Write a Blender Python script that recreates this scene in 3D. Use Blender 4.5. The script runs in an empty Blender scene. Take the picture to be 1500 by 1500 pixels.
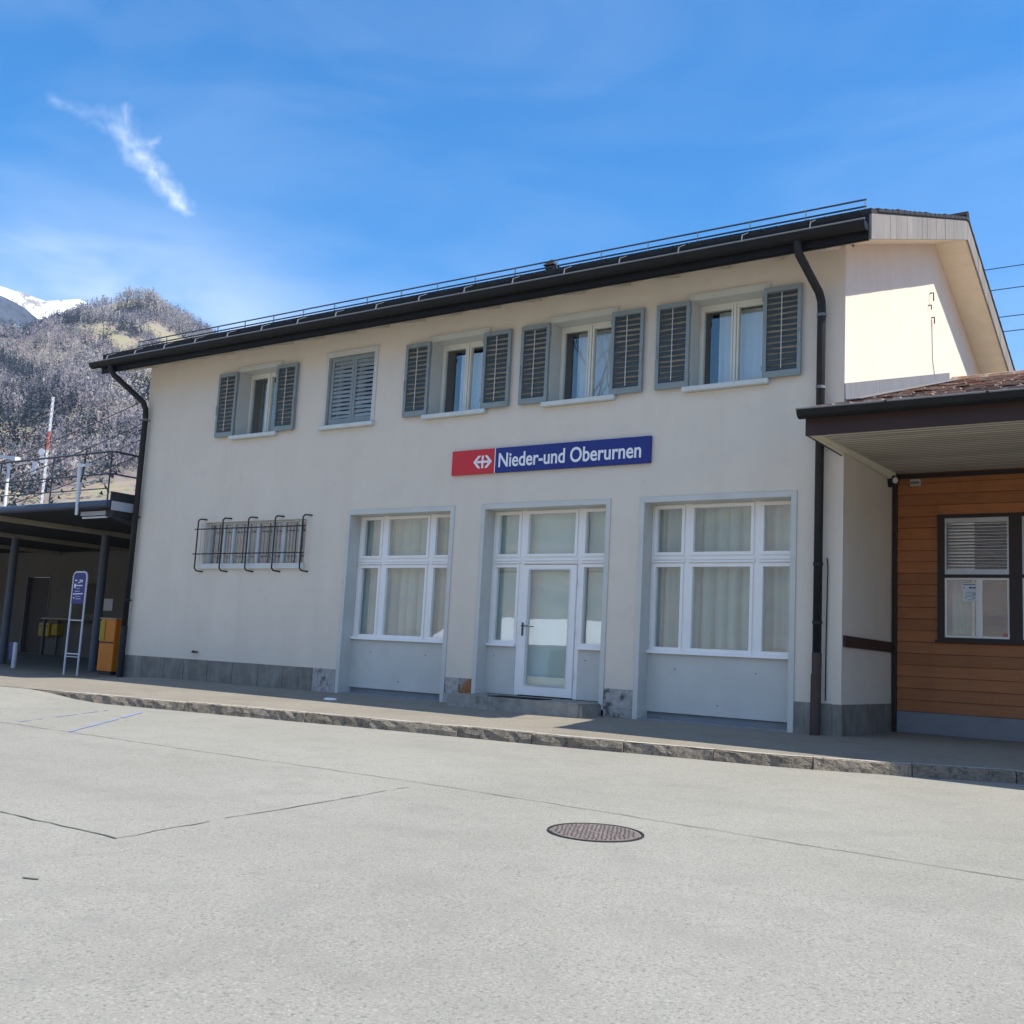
import bpy, bmesh, math, random
import numpy as np
from mathutils import Vector, Matrix
random.seed(7); rng = np.random.default_rng(11)
SC = bpy.context.scene
COL = SC.collection
R = math.radians

# ------------------------------------------------------------------ materials
def new_mat(name):
    m = bpy.data.materials.new(name); m.use_nodes = True
    nt = m.node_tree
    return m, nt, nt.nodes['Principled BSDF']

def N(nt, kind, **kw):
    n = nt.nodes.new(kind)
    for k, v in kw.items():
        if k in n.inputs: n.inputs[k].default_value = v
        else: setattr(n, k, v)
    return n

def mat(name, col, rough=.6, var=.12, scale=6.0, bump=0.0, bscale=120.0, spec=.4, col2=None, stretch=None, metal=0.0, detail=4.0, contrast=1.0):
    """colour with two octaves of object-space variation and a fine bump"""
    m, nt, p = new_mat(name); L = nt.links.new
    tc = N(nt, 'ShaderNodeTexCoord'); mp = N(nt, 'ShaderNodeMapping')
    if stretch: mp.inputs['Scale'].default_value = stretch
    L(tc.outputs['Object'], mp.inputs['Vector'])
    nz = N(nt, 'ShaderNodeTexNoise', Scale=scale, Detail=detail, Roughness=.62)
    L(mp.outputs[0], nz.inputs['Vector'])
    cr = N(nt, 'ShaderNodeValToRGB')
    a, b = .5-.28/contrast, .5+.28/contrast
    cr.color_ramp.elements[0].position = a; cr.color_ramp.elements[1].position = b
    c = list(col)
    if col2 is None:
        c0 = [x*(1-var) for x in c]; c1 = [min(1, x*(1+var)) for x in c]
    else: c0, c1 = c, list(col2)
    cr.color_ramp.elements[0].color = (*c0, 1); cr.color_ramp.elements[1].color = (*c1, 1)
    L(nz.outputs['Fac'], cr.inputs[0]); L(cr.outputs[0], p.inputs['Base Color'])
    p.inputs['Roughness'].default_value = rough; p.inputs['Metallic'].default_value = metal
    p.inputs['Specular IOR Level'].default_value = spec
    if bump:
        n2 = N(nt, 'ShaderNodeTexNoise', Scale=bscale, Detail=4.0, Roughness=.6)
        L(mp.outputs[0], n2.inputs['Vector'])
        bp = N(nt, 'ShaderNodeBump', Strength=bump, Distance=.02)
        L(n2.outputs['Fac'], bp.inputs['Height']); L(bp.outputs[0], p.inputs['Normal'])
    return m

def mix_over(m, col, scale, lo, hi, stretch=None, amount=1.0, seed=0.0):
    """lay a second colour over a material where a noise passes a threshold (stains, moss, wear)"""
    nt = m.node_tree; L = nt.links.new; p = nt.nodes['Principled BSDF']
    src = p.inputs['Base Color'].links[0].from_socket
    tc = N(nt, 'ShaderNodeTexCoord'); mp = N(nt, 'ShaderNodeMapping')
    mp.inputs['Location'].default_value = (seed, seed*1.7, seed*.6)
    if stretch: mp.inputs['Scale'].default_value = stretch
    L(tc.outputs['Object'], mp.inputs['Vector'])
    nz = N(nt, 'ShaderNodeTexNoise', Scale=scale, Detail=5.0, Roughness=.65)
    L(mp.outputs[0], nz.inputs['Vector'])
    mr = N(nt, 'ShaderNodeMapRange'); mr.inputs['From Min'].default_value = lo; mr.inputs['From Max'].default_value = hi
    mr.inputs['To Max'].default_value = amount
    L(nz.outputs['Fac'], mr.inputs['Value'])
    mx = N(nt, 'ShaderNodeMix', data_type='RGBA')
    L(mr.outputs[0], mx.inputs[0]); L(src, mx.inputs[6]); mx.inputs[7].default_value = (*col, 1)
    L(mx.outputs[2], p.inputs['Base Color'])
    return m

M = {}
M['wall'] = mix_over(mat('stucco', (.715,.64,.535), .9, .05, 1.3, .35, 160, .2), (.64,.56,.47), .9, .5, .8, (2.2,2.2,.25), .55)
mix_over(M['wall'], (.60,.53,.45), 5.0, .58, .75, None, .4, 9.0)
M['trim'] = mat('grey_blue_paint', (.56,.56,.515), .5, .07, 3, .03, 60, .35)
M['jamb'] = M['trim']
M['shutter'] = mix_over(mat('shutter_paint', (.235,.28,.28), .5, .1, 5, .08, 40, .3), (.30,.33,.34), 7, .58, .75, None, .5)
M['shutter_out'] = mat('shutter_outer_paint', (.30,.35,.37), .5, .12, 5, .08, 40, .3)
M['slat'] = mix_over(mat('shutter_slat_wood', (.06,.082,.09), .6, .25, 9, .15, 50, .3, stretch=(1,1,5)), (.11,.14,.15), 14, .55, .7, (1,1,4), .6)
M['sill'] = mat('sill_paint', (.60,.63,.60), .5, .08, 5, .05, 60, .3)
M['white'] = mat('white_window_paint', (.86,.84,.80), .4, .04, 4, .02, 60, .4)
M['cream'] = mat('cream_window_paint', (.74,.72,.63), .42, .05, 4, .02, 60, .4)
M['plinth'] = mix_over(mix_over(mat('plinth_stone', (.20,.188,.16), .85, .35, 3.2, .6, 45, .25), (.30,.29,.265), 2.2, .52, .72, (1.6,1.6,.5), .8), (.06,.06,.058), 4, .58, .75, (3,3,.35), .8, 4.0)
M['plinth_rough'] = mix_over(mat('rough_plinth_stone', (.42,.40,.37), .9, .3, 14, .9, 50, .2), (.07,.065,.06), 9, .54, .66, None, .9, 2.0)
M['plinth_rust'] = mix_over(mat('rust_stained_stone', (.36,.33,.29), .9, .3, 14, .9, 50, .2), (.33,.12,.03), 3.5, .42, .55, None, .9, 6.0)
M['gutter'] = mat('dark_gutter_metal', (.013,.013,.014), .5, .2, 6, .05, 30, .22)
M['gutter_edge'] = mat('gutter_bead_metal', (.16,.165,.17), .4, .1, 6, 0, 30, .5)
M['pipe'] = mat('dark_downpipe_metal', (.02,.02,.021), .5, .25, 3, .04, 30, .25)
M['brownpipe'] = mat('brown_downpipe_metal', (.05,.033,.028), .5, .2, 3, .04, 30, .4)
M['tile'] = mat('dark_roof_tile', (.03,.028,.027), .8, .35, 5, .3, 40, .3)
M['verge'] = mix_over(mat('weathered_verge_board', (.24,.225,.21), .8, .15, 4, .15, 40, .2, stretch=(6,6,1)), (.14,.13,.12), 6, .5, .75, (5,5,.6), .7)
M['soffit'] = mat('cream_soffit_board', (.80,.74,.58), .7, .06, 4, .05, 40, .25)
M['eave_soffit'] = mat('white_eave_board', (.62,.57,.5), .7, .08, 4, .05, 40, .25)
M['steel'] = mat('galvanised_steel', (.42,.43,.44), .38, .1, 10, 0, 30, .5, metal=.7)
M['darksteel'] = mat('dark_railing_steel', (.07,.075,.085), .45, .2, 8, 0, 30, .5, metal=.3)
M['iron'] = mat('black_wrought_iron', (.022,.022,.022), .5, .3, 20, .1, 80, .4)
M['rust'] = mat('rusty_manhole_iron', (.17,.142,.13), .75, .3, 22, .5, 60, .4)
M['black'] = mat('black_plastic', (.015,.015,.016), .45, .1, 8, 0, 30, .4)
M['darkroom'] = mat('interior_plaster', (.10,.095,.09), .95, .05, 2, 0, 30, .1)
M['red'] = mat('sign_red', (.60,.022,.03), .35, .04, 3, 0, 30, .4)
M['blue'] = mat('sign_blue', (.012,.026,.19), .35, .05, 3, 0, 30, .4)
M['sign_white'] = mat('sign_white', (.82,.82,.83), .4, .02, 3, 0, 30, .4)
M['clad'] = mix_over(mat('orange_brown_cladding', (.40,.15,.05), .55, .14, 2.2, .1, 30, .35, stretch=(1,1,9)), (.31,.11,.038), 5, .5, .75, (.6,.6,5), .6)
M['brown'] = mat('dark_brown_paint', (.04,.02,.017), .5, .15, 4, .05, 30, .35)
M['window_brown'] = mat('dark_brown_frame', (.028,.018,.015), .45, .15, 4, .03, 30, .35)
M['greypaint'] = mat('grey_blue_base', (.25,.25,.26), .75, .12, 3, .1, 40, .25)
M['roofboard'] = mix_over(mat('annex_soffit_boards', (.62,.56,.46), .75, .12, 2, .05, 40, .2, stretch=(.4,6,1)), (.42,.37,.29), 3, .5, .7, (.3,8,1), .6)
M['moss'] = mix_over(mix_over(mat('mossy_roof_tile', (.26,.175,.135), .9, .5, 9, .8, 30, .2), (.40,.17,.085), 3.2, .5, .68, None, .75, 3.0), (.44,.42,.38), 7, .53, .66, None, .85, 8.0)
M['flash'] = mat('zinc_flashing', (.17,.17,.18), .6, .25, 5, .1, 20, .3, metal=0.0, stretch=(4,4,.6))
M['curtain'] = mat('grey_green_curtain', (.53,.62,.56), .9, .08, 3, .1, 90, .15, stretch=(8,8,.5))
M['netcurtain'] = mat('white_net_curtain', (.85,.86,.87), .9, .05, 3, .1, 90, .15, stretch=(8,8,.5))
M['brocade'] = mat('striped_grey_curtain', (.17,.165,.15), .9, .5, 9, .1, 90, .15, stretch=(9,9,.4))
M['blind'] = mat('pale_green_blind', (.60,.73,.68), .8, .05, 2, .03, 60, .2)
M['post'] = mat('grey_steel_post', (.09,.11,.135), .5, .12, 3, .03, 40, .4)
M['canopy'] = mat('dark_canopy_board', (.035,.035,.038), .7, .25, 3, .1, 30, .3)
M['canopy_edge'] = mat('blue_grey_canopy_edge', (.045,.065,.11), .5, .15, 3, .05, 30, .4)
M['beam'] = mat('cream_beam_paint', (.42,.37,.28), .7, .2, 2, .1, 30, .25)
M['lightpanel'] = mat('pale_grey_panel', (.42,.45,.5), .6, .08, 3, .03, 30, .3)
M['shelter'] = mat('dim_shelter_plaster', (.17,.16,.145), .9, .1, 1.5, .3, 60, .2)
M['door_dark'] = mat('dark_door_paint', (.02,.02,.024), .5, .15, 3, .05, 30, .3)
M['orange'] = mat('orange_box_paint', (.72,.22,.012), .45, .06, 3, .02, 30, .4)
M['yellow'] = mat('yellow_box_paint', (.45,.31,.02), .5, .06, 3, .02, 30, .4)
M['paper'] = mat('paper', (.72,.76,.82), .8, .04, 6, 0, 30, .2)
M['ink'] = mat('blue_black_ink', (.05,.07,.14), .8, .1, 30, 0, 30, .2)
M['stepstone'] = mix_over(mat('step_stone', (.33,.31,.27), .9, .25, 9, .7, 60, .2), (.08,.075,.07), 5, .52, .7, None, .7, 5.0)
M['mat'] = mat('door_mat_rubber', (.035,.03,.03), .9, .2, 40, .5, 200, .1)
M['bluepaint'] = mat('faded_blue_marking', (.22,.27,.42), .85, .1, 12, 0, 60, .2)
M['tar'] = mat('joint_tar', (.10,.097,.088), .9, .3, 8, 0, 60, .2)
M['beige'] = mat('beige_plastic', (.50,.46,.36), .5, .06, 5, 0, 30, .4)
M['redlabel'] = mat('faded_red_label', (.62,.2,.16), .6, .2, 40, 0, 30, .3)
M['mastred'] = mat('mast_red', (.5,.14,.11), .5, .1, 3, 0, 30, .3)
M['mastwhite'] = mat('mast_white', (.66,.67,.69), .5, .05, 3, 0, 30, .3)
M['threshold'] = mat('threshold_slab', (.25,.26,.27), .85, .12, 5, .3, 60, .2)
M['bark'] = mat('bark', (.09,.075,.06), .9, .3, 8, .5, 30, .1)

def asphalt(name, c0, c1, speck_d, speck_l, patch):
    m, nt, p = new_mat(name); L = nt.links.new
    tc = N(nt, 'ShaderNodeTexCoord')
    big = N(nt, 'ShaderNodeTexNoise', Scale=.45, Detail=7.0, Roughness=.6); L(tc.outputs['Object'], big.inputs['Vector'])
    cr = N(nt, 'ShaderNodeValToRGB'); cr.color_ramp.elements[0].position = .3; cr.color_ramp.elements[1].position = .7
    cr.color_ramp.elements[0].color = (*c0, 1); cr.color_ramp.elements[1].color = (*c1, 1); L(big.outputs['Fac'], cr.inputs[0])
    # aggregate: fine light and dark grains of two sizes
    cur = cr.outputs[0]
    for sc, lo, hi, col, amt in ((60, .54, .69, speck_d, .72), (80, .55, .69, speck_l, .52), (28, .55, .75, speck_d, .16), (9, .52, .8, patch, .35), (2.3, .5, .75, patch, .4)):
        nz = N(nt, 'ShaderNodeTexNoise', Scale=float(sc), Detail=2.0, Roughness=.55); L(tc.outputs['Object'], nz.inputs['Vector'])
        mr = N(nt, 'ShaderNodeMapRange'); mr.inputs['From Min'].default_value = lo; mr.inputs['From Max'].default_value = hi; mr.inputs['To Max'].default_value = amt
        L(nz.outputs['Fac'], mr.inputs['Value'])
        mx = N(nt, 'ShaderNodeMix', data_type='RGBA'); L(mr.outputs[0], mx.inputs[0]); L(cur, mx.inputs[6]); mx.inputs[7].default_value = (*col, 1)
        cur = mx.outputs[2]
    L(cur, p.inputs['Base Color']); p.inputs['Roughness'].default_value = .88; p.inputs['Specular IOR Level'].default_value = .25
    b1 = N(nt, 'ShaderNodeTexNoise', Scale=48.0, Detail=4.0, Roughness=.7); L(tc.outputs['Object'], b1.inputs['Vector'])
    bp = N(nt, 'ShaderNodeBump', Strength=.55, Distance=.012); L(b1.outputs['Fac'], bp.inputs['Height']); L(bp.outputs[0], p.inputs['Normal'])
    return m
M['road'] = asphalt('pale_worn_road', (.262,.252,.215), (.31,.299,.26), (.15,.147,.13), (.43,.425,.385), (.215,.21,.188))
M['pave'] = asphalt('tan_pavement_asphalt', (.225,.20,.162), (.285,.255,.21), (.10,.09,.075), (.39,.355,.30), (.17,.15,.12))
M['kerb'] = mix_over(mat('kerb_granite', (.36,.34,.30), .9, .3, 16, .9, 70, .2), (.2,.185,.165), 11, .55, .7, None, .6, 3.0)
M['kerbface'] = mix_over(mat('rough_kerb_face', (.25,.215,.17), .95, .3, 26, 1.0, 60, .15), (.08,.068,.055), 20, .5, .66, None, .8, 3.0)
M['kerbtop'] = mat('worn_kerb_top', (.42,.40,.36), .9, .15, 14, .4, 80, .2)

def per_island(m, lo, hi, sat=0.0):
    nt = m.node_tree; L = nt.links.new; p = nt.nodes['Principled BSDF']; src = p.inputs['Base Color'].links[0].from_socket
    g = N(nt, 'ShaderNodeNewGeometry'); mr = N(nt, 'ShaderNodeMapRange'); mr.inputs['To Min'].default_value = lo; mr.inputs['To Max'].default_value = hi
    L(g.outputs['Random Per Island'], mr.inputs['Value']); h = N(nt, 'ShaderNodeHueSaturation'); L(src, h.inputs['Color']); L(mr.outputs[0], h.inputs['Value']); L(h.outputs[0], p.inputs['Base Color'])
per_island(M['clad'], .82, 1.1); per_island(M['moss'], .55, 1.5); per_island(M['roofboard'], .85, 1.1); per_island(M['verge'], .88, 1.07); per_island(M['plinth'], .8, 1.15); per_island(M['kerbface'], .8, 1.15)
mix_over(M['clad'], (.20,.07,.025), 1.4, .5, .75, (3,3,.5), .35, 5.0)
def glass(name, tint=(.95,.975,.965), boost=2.8, bend=.003):
    m = bpy.data.materials.new(name); m.use_nodes = True; nt = m.node_tree; nt.nodes.clear(); L = nt.links.new
    out = N(nt, 'ShaderNodeOutputMaterial'); mx = N(nt, 'ShaderNodeMixShader')
    fr = N(nt, 'ShaderNodeFresnel', IOR=1.52); mu = N(nt, 'ShaderNodeMath', operation='MULTIPLY_ADD'); mu.inputs[1].default_value = boost; mu.inputs[2].default_value = .015; mu.use_clamp = True
    geo = N(nt, 'ShaderNodeNewGeometry'); io = N(nt, 'ShaderNodeMapRange'); io.inputs['To Min'].default_value = 1.52; io.inputs['To Max'].default_value = 1/1.52
    L(geo.outputs['Backfacing'], io.inputs['Value']); L(io.outputs[0], fr.inputs['IOR']); L(fr.outputs[0], mu.inputs[0])
    tr = N(nt, 'ShaderNodeBsdfTransparent'); tr.inputs[0].default_value = (*tint, 1)
    gl = N(nt, 'ShaderNodeBsdfGlossy', Roughness=.012); gl.inputs[0].default_value = (1, 1, 1, 1)
    tc = N(nt, 'ShaderNodeTexCoord'); nz = N(nt, 'ShaderNodeTexNoise', Scale=1.6, Detail=2.0); L(tc.outputs['Object'], nz.inputs['Vector'])
    bp = N(nt, 'ShaderNodeBump', Strength=.25, Distance=bend); L(nz.outputs['Fac'], bp.inputs['Height']); L(bp.outputs[0], gl.inputs['Normal'])
    L(mu.outputs[0], mx.inputs[0]); L(tr.outputs[0], mx.inputs[1]); L(gl.outputs[0], mx.inputs[2]); L(mx.outputs[0], out.inputs[0])
    return m
M['glass'] = glass('window_glass')
M['upglass'] = glass('upper_window_glass', boost=1.9)

# ------------------------------------------------------------------ mesh builder
class MB:
    def __init__(s): s.v = []; s.f = []; s.mi = []; s.cur = 0
    def quad(s, a, b, c, d):
        i = len(s.v); s.v += [tuple(a), tuple(b), tuple(c), tuple(d)]; s.f.append((i, i+1, i+2, i+3)); s.mi.append(s.cur); return s
    def poly(s, pts):
        i = len(s.v); s.v += [tuple(p) for p in pts]; s.f.append(tuple(range(i, i+len(pts)))); s.mi.append(s.cur); return s
    def hexa(s, p):      # p: 8 points, bottom ring 0-3 ccw, top ring 4-7
        i = len(s.v); s.v += [tuple(q) for q in p]
        for f in ((3,2,1,0),(4,5,6,7),(0,1,5,4),(1,2,6,5),(2,3,7,6),(3,0,4,7)):
            s.f.append(tuple(i+k for k in f)); s.mi.append(s.cur)
        return s
    def box(s, x0, x1, y0, y1, z0, z1):
        return s.hexa([(x0,y0,z0),(x1,y0,z0),(x1,y1,z0),(x0,y1,z0),(x0,y0,z1),(x1,y0,z1),(x1,y1,z1),(x0,y1,z1)])
    def bar(s, a, b, w, h=None, up=(0,0,1)):   # square bar between two points
        h = h or w; a = Vector(a); b = Vector(b); d = (b-a).normalized(); u = Vector(up)
        if abs(d.dot(u)) > .95: u = Vector((1,0,0))
        r = d.cross(u).normalized(); u = r.cross(d).normalized(); r = r*w/2; u = u*h/2
        return s.hexa([a-r-u, b-r-u, b+r-u, a+r-u, a-r+u, b-r+u, b+r+u, a+r+u])
    def tube(s, pts, rad, n=10, cap=True):
        pts = [Vector(p) for p in pts]; rads = rad if isinstance(rad, (list, tuple)) else [rad]*len(pts)
        base = len(s.v); prev = None
        for k, p in enumerate(pts):
            d = ((pts[min(k+1, len(pts)-1)]-p).normalized() + (p-pts[max(k-1, 0)]).normalized())
            if d.length < 1e-6: d = Vector((0,0,1))
            d.normalize()
            if prev is None:
                u = Vector((0,0,1)) if abs(d.z) < .9 else Vector((1,0,0)); r = d.cross(u).normalized()
            else: r = (prev - d*prev.dot(d)).normalized()
            prev = r; u = r.cross(d)
            for j in range(n):
                a = 2*math.pi*j/n; s.v.append(tuple(p + (r*math.cos(a)+u*math.sin(a))*rads[k]))
        for k in range(len(pts)-1):
            for j in range(n):
                a = base+k*n+j; b = base+k*n+(j+1) % n
                s.f.append((a, a+n, b+n, b)); s.mi.append(s.cur)
        if cap:
            s.f.append(tuple(base+j for j in range(n))); s.mi.append(s.cur)
            e = base+(len(pts)-1)*n; s.f.append(tuple(e+n-1-j for j in range(n))); s.mi.append(s.cur)
        return s
    def panel(s, x0, x1, z0, z1, holes, y0, y1, back=True):
        """wall slab facing -Y with rectangular holes and their jambs"""
        xs = sorted({x0, x1, *[min(max(h[i], x0), x1) for h in holes for i in (0, 1)]}); zs = sorted({z0, z1, *[min(max(h[i], z0), z1) for h in holes for i in (2, 3)]})
        inside = lambda x, z: any(h[0] < x < h[1] and h[2] < z < h[3] for h in holes) or not (x0 < x < x1 and z0 < z < z1)
        for i in range(len(xs)-1):
            for j in range(len(zs)-1):
                a, b, c, d = xs[i], xs[i+1], zs[j], zs[j+1]; xm, zm = (a+b)/2, (c+d)/2
                if inside(xm, zm): continue
                s.quad((a,y0,c),(b,y0,c),(b,y0,d),(a,y0,d))
                if back: s.quad((b,y1,c),(a,y1,c),(a,y1,d),(b,y1,d))
                e = 1e-4
                if inside(a-e, zm): s.quad((a,y1,c),(a,y0,c),(a,y0,d),(a,y1,d))
                if inside(b+e, zm): s.quad((b,y0,c),(b,y1,c),(b,y1,d),(b,y0,d))
                if inside(xm, c-e): s.quad((a,y1,c),(b,y1,c),(b,y0,c),(a,y0,c))
                if inside(xm, d+e): s.quad((a,y0,d),(b,y0,d),(b,y1,d),(a,y1,d))
        return s
    def build(s, name, mats, parent=None, smooth=False, weld=True, bevel=0.0):
        me = bpy.data.meshes.new(name); me.from_pydata(s.v, [], s.f)
        mats = mats if isinstance(mats, (list, tuple)) else [mats]
        for m in mats: me.materials.append(M[m] if isinstance(m, str) else m)
        me.polygons.foreach_set('material_index', s.mi)
        if weld:
            bm = bmesh.new(); bm.from_mesh(me); bmesh.ops.remove_doubles(bm, verts=bm.verts, dist=1e-5)
            bmesh.ops.recalc_face_normals(bm, faces=bm.faces)
            if bevel: bmesh.ops.bevel(bm, geom=[e for e in bm.edges if len(e.link_faces) == 2 and e.calc_face_angle(0) > .5], offset=bevel, segments=2, affect='EDGES', clamp_overlap=True)
            bm.to_mesh(me); bm.free()
        if smooth:
            me.polygons.foreach_set('use_smooth', [True]*len(me.polygons))
        o = bpy.data.objects.new(name, me); COL.objects.link(o)
        if parent is not None:
            o.parent = parent
            w = parent; t = Vector((0,0,0))
            while w is not None: t += w.location; w = w.parent
            for v in me.vertices: v.co -= t
        return o

def thing(name, loc, label, cat, group=None):
    o = bpy.data.objects.new(name, None); COL.objects.link(o); o.location = loc; o.empty_display_size = .2
    o['label'] = label; o['category'] = cat
    if group: o['group'] = group
    return o
def tag(o, label, cat, group=None):
    o['label'] = label; o['category'] = cat
    if group: o['group'] = group
    return o
def struct(o): o['kind'] = 'structure'; return o

WL, WR = -17.645, -3.973     # station facade runs along y = 0 between these

# ------------------------------------------------------------------ ground
KP = [(-60,-5.4),(-20,-4.25),(-15.4,-3.86),(-14.1,-3.74),(-12,-3.48),(-10.1,-3.17),(-8.1,-2.9),(-6.3,-2.7),(-4.8,-2.47),(-3.8,-2.3),(-2.75,-1.9),(-1.8,-1.45),(0,-.72),(3,.35),(9,1.6)]
def kerb_y(x):
    for (a, ya), (b, yb) in zip(KP, KP[1:]):
        if x <= b: return ya+(yb-ya)*max(0, (x-a)/(b-a))
    return KP[-1][1]
def sst(a, b, x): t = min(1, max(0, (x-a)/(b-a))); return t*t*(3-2*t)
def z_pave(x, y):
    k = kerb_y(x); z = -.1*min(1, max(0, y/k)) if k < -.2 else 0.0
    zl = -.13+.17*sst(2.5, 5.8, y)
    t = sst(-16.4, -18.6, x)
    return z*(1-t)+zl*t
def z_road(x, y):
    k = kerb_y(x); z = max(-.21+.022*min(0, y-k), -.47)
    t = sst(-13.0, -14.5, x)
    zz = z_pave(x, max(y, k))-.006+.022*min(0, y-k)*.9
    return z*(1-t)+max(zz, -.47)*t

def grid(name, xs, ys, zf, m):
    v = [(x, y, zf(x, y)) for y in ys for x in xs]; nx = len(xs)
    f = [(j*nx+i, j*nx+i+1, (j+1)*nx+i+1, (j+1)*nx+i) for j in range(len(ys)-1) for i in range(nx-1)]
    me = bpy.data.meshes.new(name); me.from_pydata(v, [], f); me.materials.append(M[m]); o = bpy.data.objects.new(name, me); COL.objects.link(o)
    me.polygons.foreach_set('use_smooth', [True]*len(f))
    return o
fr = lambda a, b, s: [a+s*i for i in range(int(round((b-a)/s))+1)]
struct(grid('road', [-90,-75,-60,-50]+fr(-42, 10, .5)+[14,20,30,45,65,90], [-90,-70,-50,-36,-26,-20]+fr(-16, 8, .5)+[12,20,30,45,65,90], z_road, 'road'))
# pavement: strips between kerb line and the buildings
xs = fr(-60, -20, 2)+fr(-19.5, 9, .35); nt_ = 14
v = []; f = []
for x in xs:
    k = kerb_y(x)
    for j in range(nt_+1):
        y = k+(6.6-k)*(j/nt_)**1.6; v.append((x, y, z_pave(x, y)))
for i in range(len(xs)-1):
    for j in range(nt_):
        a = i*(nt_+1)+j; f.append((a, a+nt_+1, a+nt_+2, a+1))
me = bpy.data.meshes.new('pavement'); me.from_pydata(v, [], f); me.materials.append(M['pave'])
o = bpy.data.objects.new('pavement', me); COL.objects.link(o); struct(o)
# kerb of rough stones
mb = MB(); x = -14.6; stones = []
while x < 8.8:
    stones.append(x); x += random.choice((.95, 1.05, 1.2, .85))
for a, b in zip(stones, stones[1:]):
    n = 9; g = .0045
    da, dz = random.uniform(-.008, .008), random.uniform(-.006, .006)
    rows = []
    for i in range(n+1):
        xx = a+g+(b-a-2*g)*i/n; ky = kerb_y(xx); d = (Vector((1, (kerb_y(xx+.3)-kerb_y(xx-.3))/.6, 0))).normalized(); nn = Vector((d.y, -d.x, 0))  # towards road
        fade = 1-sst(-13.2, -14.4, xx); zt = z_pave(xx, ky)+.012*fade+dz*fade; zb = min(z_road(xx, ky-.05), zt)-.05
        ring = []
        for off, h in ((-.15, 0), (-.06, 1), (-.015, 2), (.012, 3), (.022, 4), (.03, 5)):
            j = random.uniform(-.012, .012)
            p = Vector((xx, ky, 0))+nn*(off+da+(j if h >= 3 else 0))
            z = [zt-.02, zt, zt-.003+random.uniform(-.004, .003), zt-.018+random.uniform(-.006, .006), (zt*.55+zb*.45)+random.uniform(-.012, .012), zb][h]
            ring.append((p.x, p.y, z))
        rows.append(ring)
    for r0, r1 in zip(rows, rows[1:]):
        for j in range(5):
            mb.cur = 0 if j < 2 else 1
            mb.quad(r0[j], r1[j], r1[j+1], r0[j+1])
    mb.cur = 1; mb.poly(rows[0]); mb.poly(rows[-1][::-1])
struct(mb.build('kerb', ['kerbtop', 'kerbface'], weld=True))
# joints and faded markings lying on the road
def strip(name, pts, w, m, dz=.004, jit=0.0, gaps=0.0):
    mb = MB(); P = []
    for (x0, y0), (x1, y1) in zip(pts, pts[1:]):
        L_ = math.hypot(x1-x0, y1-y0); n = max(2, int(L_/.12))
        nx, ny = -(y1-y0)/L_, (x1-x0)/L_
        for i in range(n+1):
            t = i/n; j = random.uniform(-jit, jit); ww = w*random.uniform(.45, 1.25)
            P.append((x0+(x1-x0)*t+nx*j, y0+(y1-y0)*t+ny*j, nx*ww/2, ny*ww/2))
    for p, q in zip(P, P[1:]):
        if random.random() < gaps: continue
        mb.quad(*[(c[0]+s*c[2], c[1]+s*c[3], z_road(c[0]+s*c[2], c[1]+s*c[3])+dz) for c, s in ((p,-1),(q,-1),(q,1),(p,1))])
    return struct(mb.build(name, m))
strip('road_joint', [(-22,-6.17),(-7.85,-6.09),(-5.47,-6.04),(-2.15,-6.17),(2,-6.22),(7,-6.1)], .010, 'tar', jit=.012, gaps=.01)
strip('road_joint', [(-14,-9.03),(-6.17,-9.0),(-5.05,-8.99)], .014, 'tar', jit=.012, gaps=.02)
strip('road_joint', [(-5.05,-8.99),(-5.14,-8.16),(-5.2,-7.09),(-5.27,-6.3)], .012, 'tar', jit=.012, gaps=.012)
strip('road_marking', [(-9.95,-6.08),(-11.56,-4.02)], .05, 'bluepaint', dz=.006, jit=.008, gaps=.1)
strip('road_marking', [(-11.1,-5.95),(-12.0,-4.2)], .025, 'bluepaint', dz=.006, jit=.006, gaps=.25)
strip('road_joint', [(-4.58,-9.81),(-4.5,-9.78)], .018, 'tar', jit=.004)

# ------------------------------------------------------------------ manhole cover
mx_, my_ = -3.335, -6.82; mz = z_road(mx_, my_)
t = thing('manhole_cover', (mx_, my_, mz), 'round rusty brown manhole cover set in the pale road', 'manhole cover')
def on_road(x, y, dz): return (x, y, z_road(x, y)+dz)
mb = MB(); n = 48
for i in range(n):
    a0, a1 = 2*math.pi*i/n, 2*math.pi*(i+1)/n
    P = lambda r, a, dz: on_road(mx_+r*math.cos(a), my_+r*math.sin(a), dz)
    mb.quad(P(.283,a0,.007), P(.297,a0,.007), P(.297,a1,.007), P(.283,a1,.007)); mb.quad(P(.297,a0,.007), P(.301,a0,-.02), P(.301,a1,-.02), P(.297,a1,.007))
    mb.quad(P(.283,a0,-.01), P(.283,a0,.007), P(.283,a1,.007), P(.283,a1,-.01))
mb.build('rim', M['iron'], t)
mb = MB(); mb.poly([on_road(mx_+.275*math.cos(2*math.pi*i/n), my_+.275*math.sin(2*math.pi*i/n), .005) for i in range(n)])
for i in range(-9, 10):
    for j in range(-9, 10):
        px, py = i*.029+(.0145 if j % 2 else 0), j*.029
        if math.hypot(px, py) < .255 and math.hypot(px, py) > .03:
            z = z_road(mx_+px, my_+py); q = .008+random.uniform(-.003,.003); px += random.uniform(-.004,.004); py += random.uniform(-.004,.004)
            mb.hexa([(mx_+px-q,my_+py-q,z+.004),(mx_+px+q,my_+py-q,z+.004),(mx_+px+q,my_+py+q,z+.004),(mx_+px-q,my_+py+q,z+.004)]+[(mx_+px+a*q*.7,my_+py+b*q*.7,z+.0115) for a, b in ((-1,-1),(1,-1),(1,1),(-1,1))])
mb.build('lid', 'rust', t)

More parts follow.
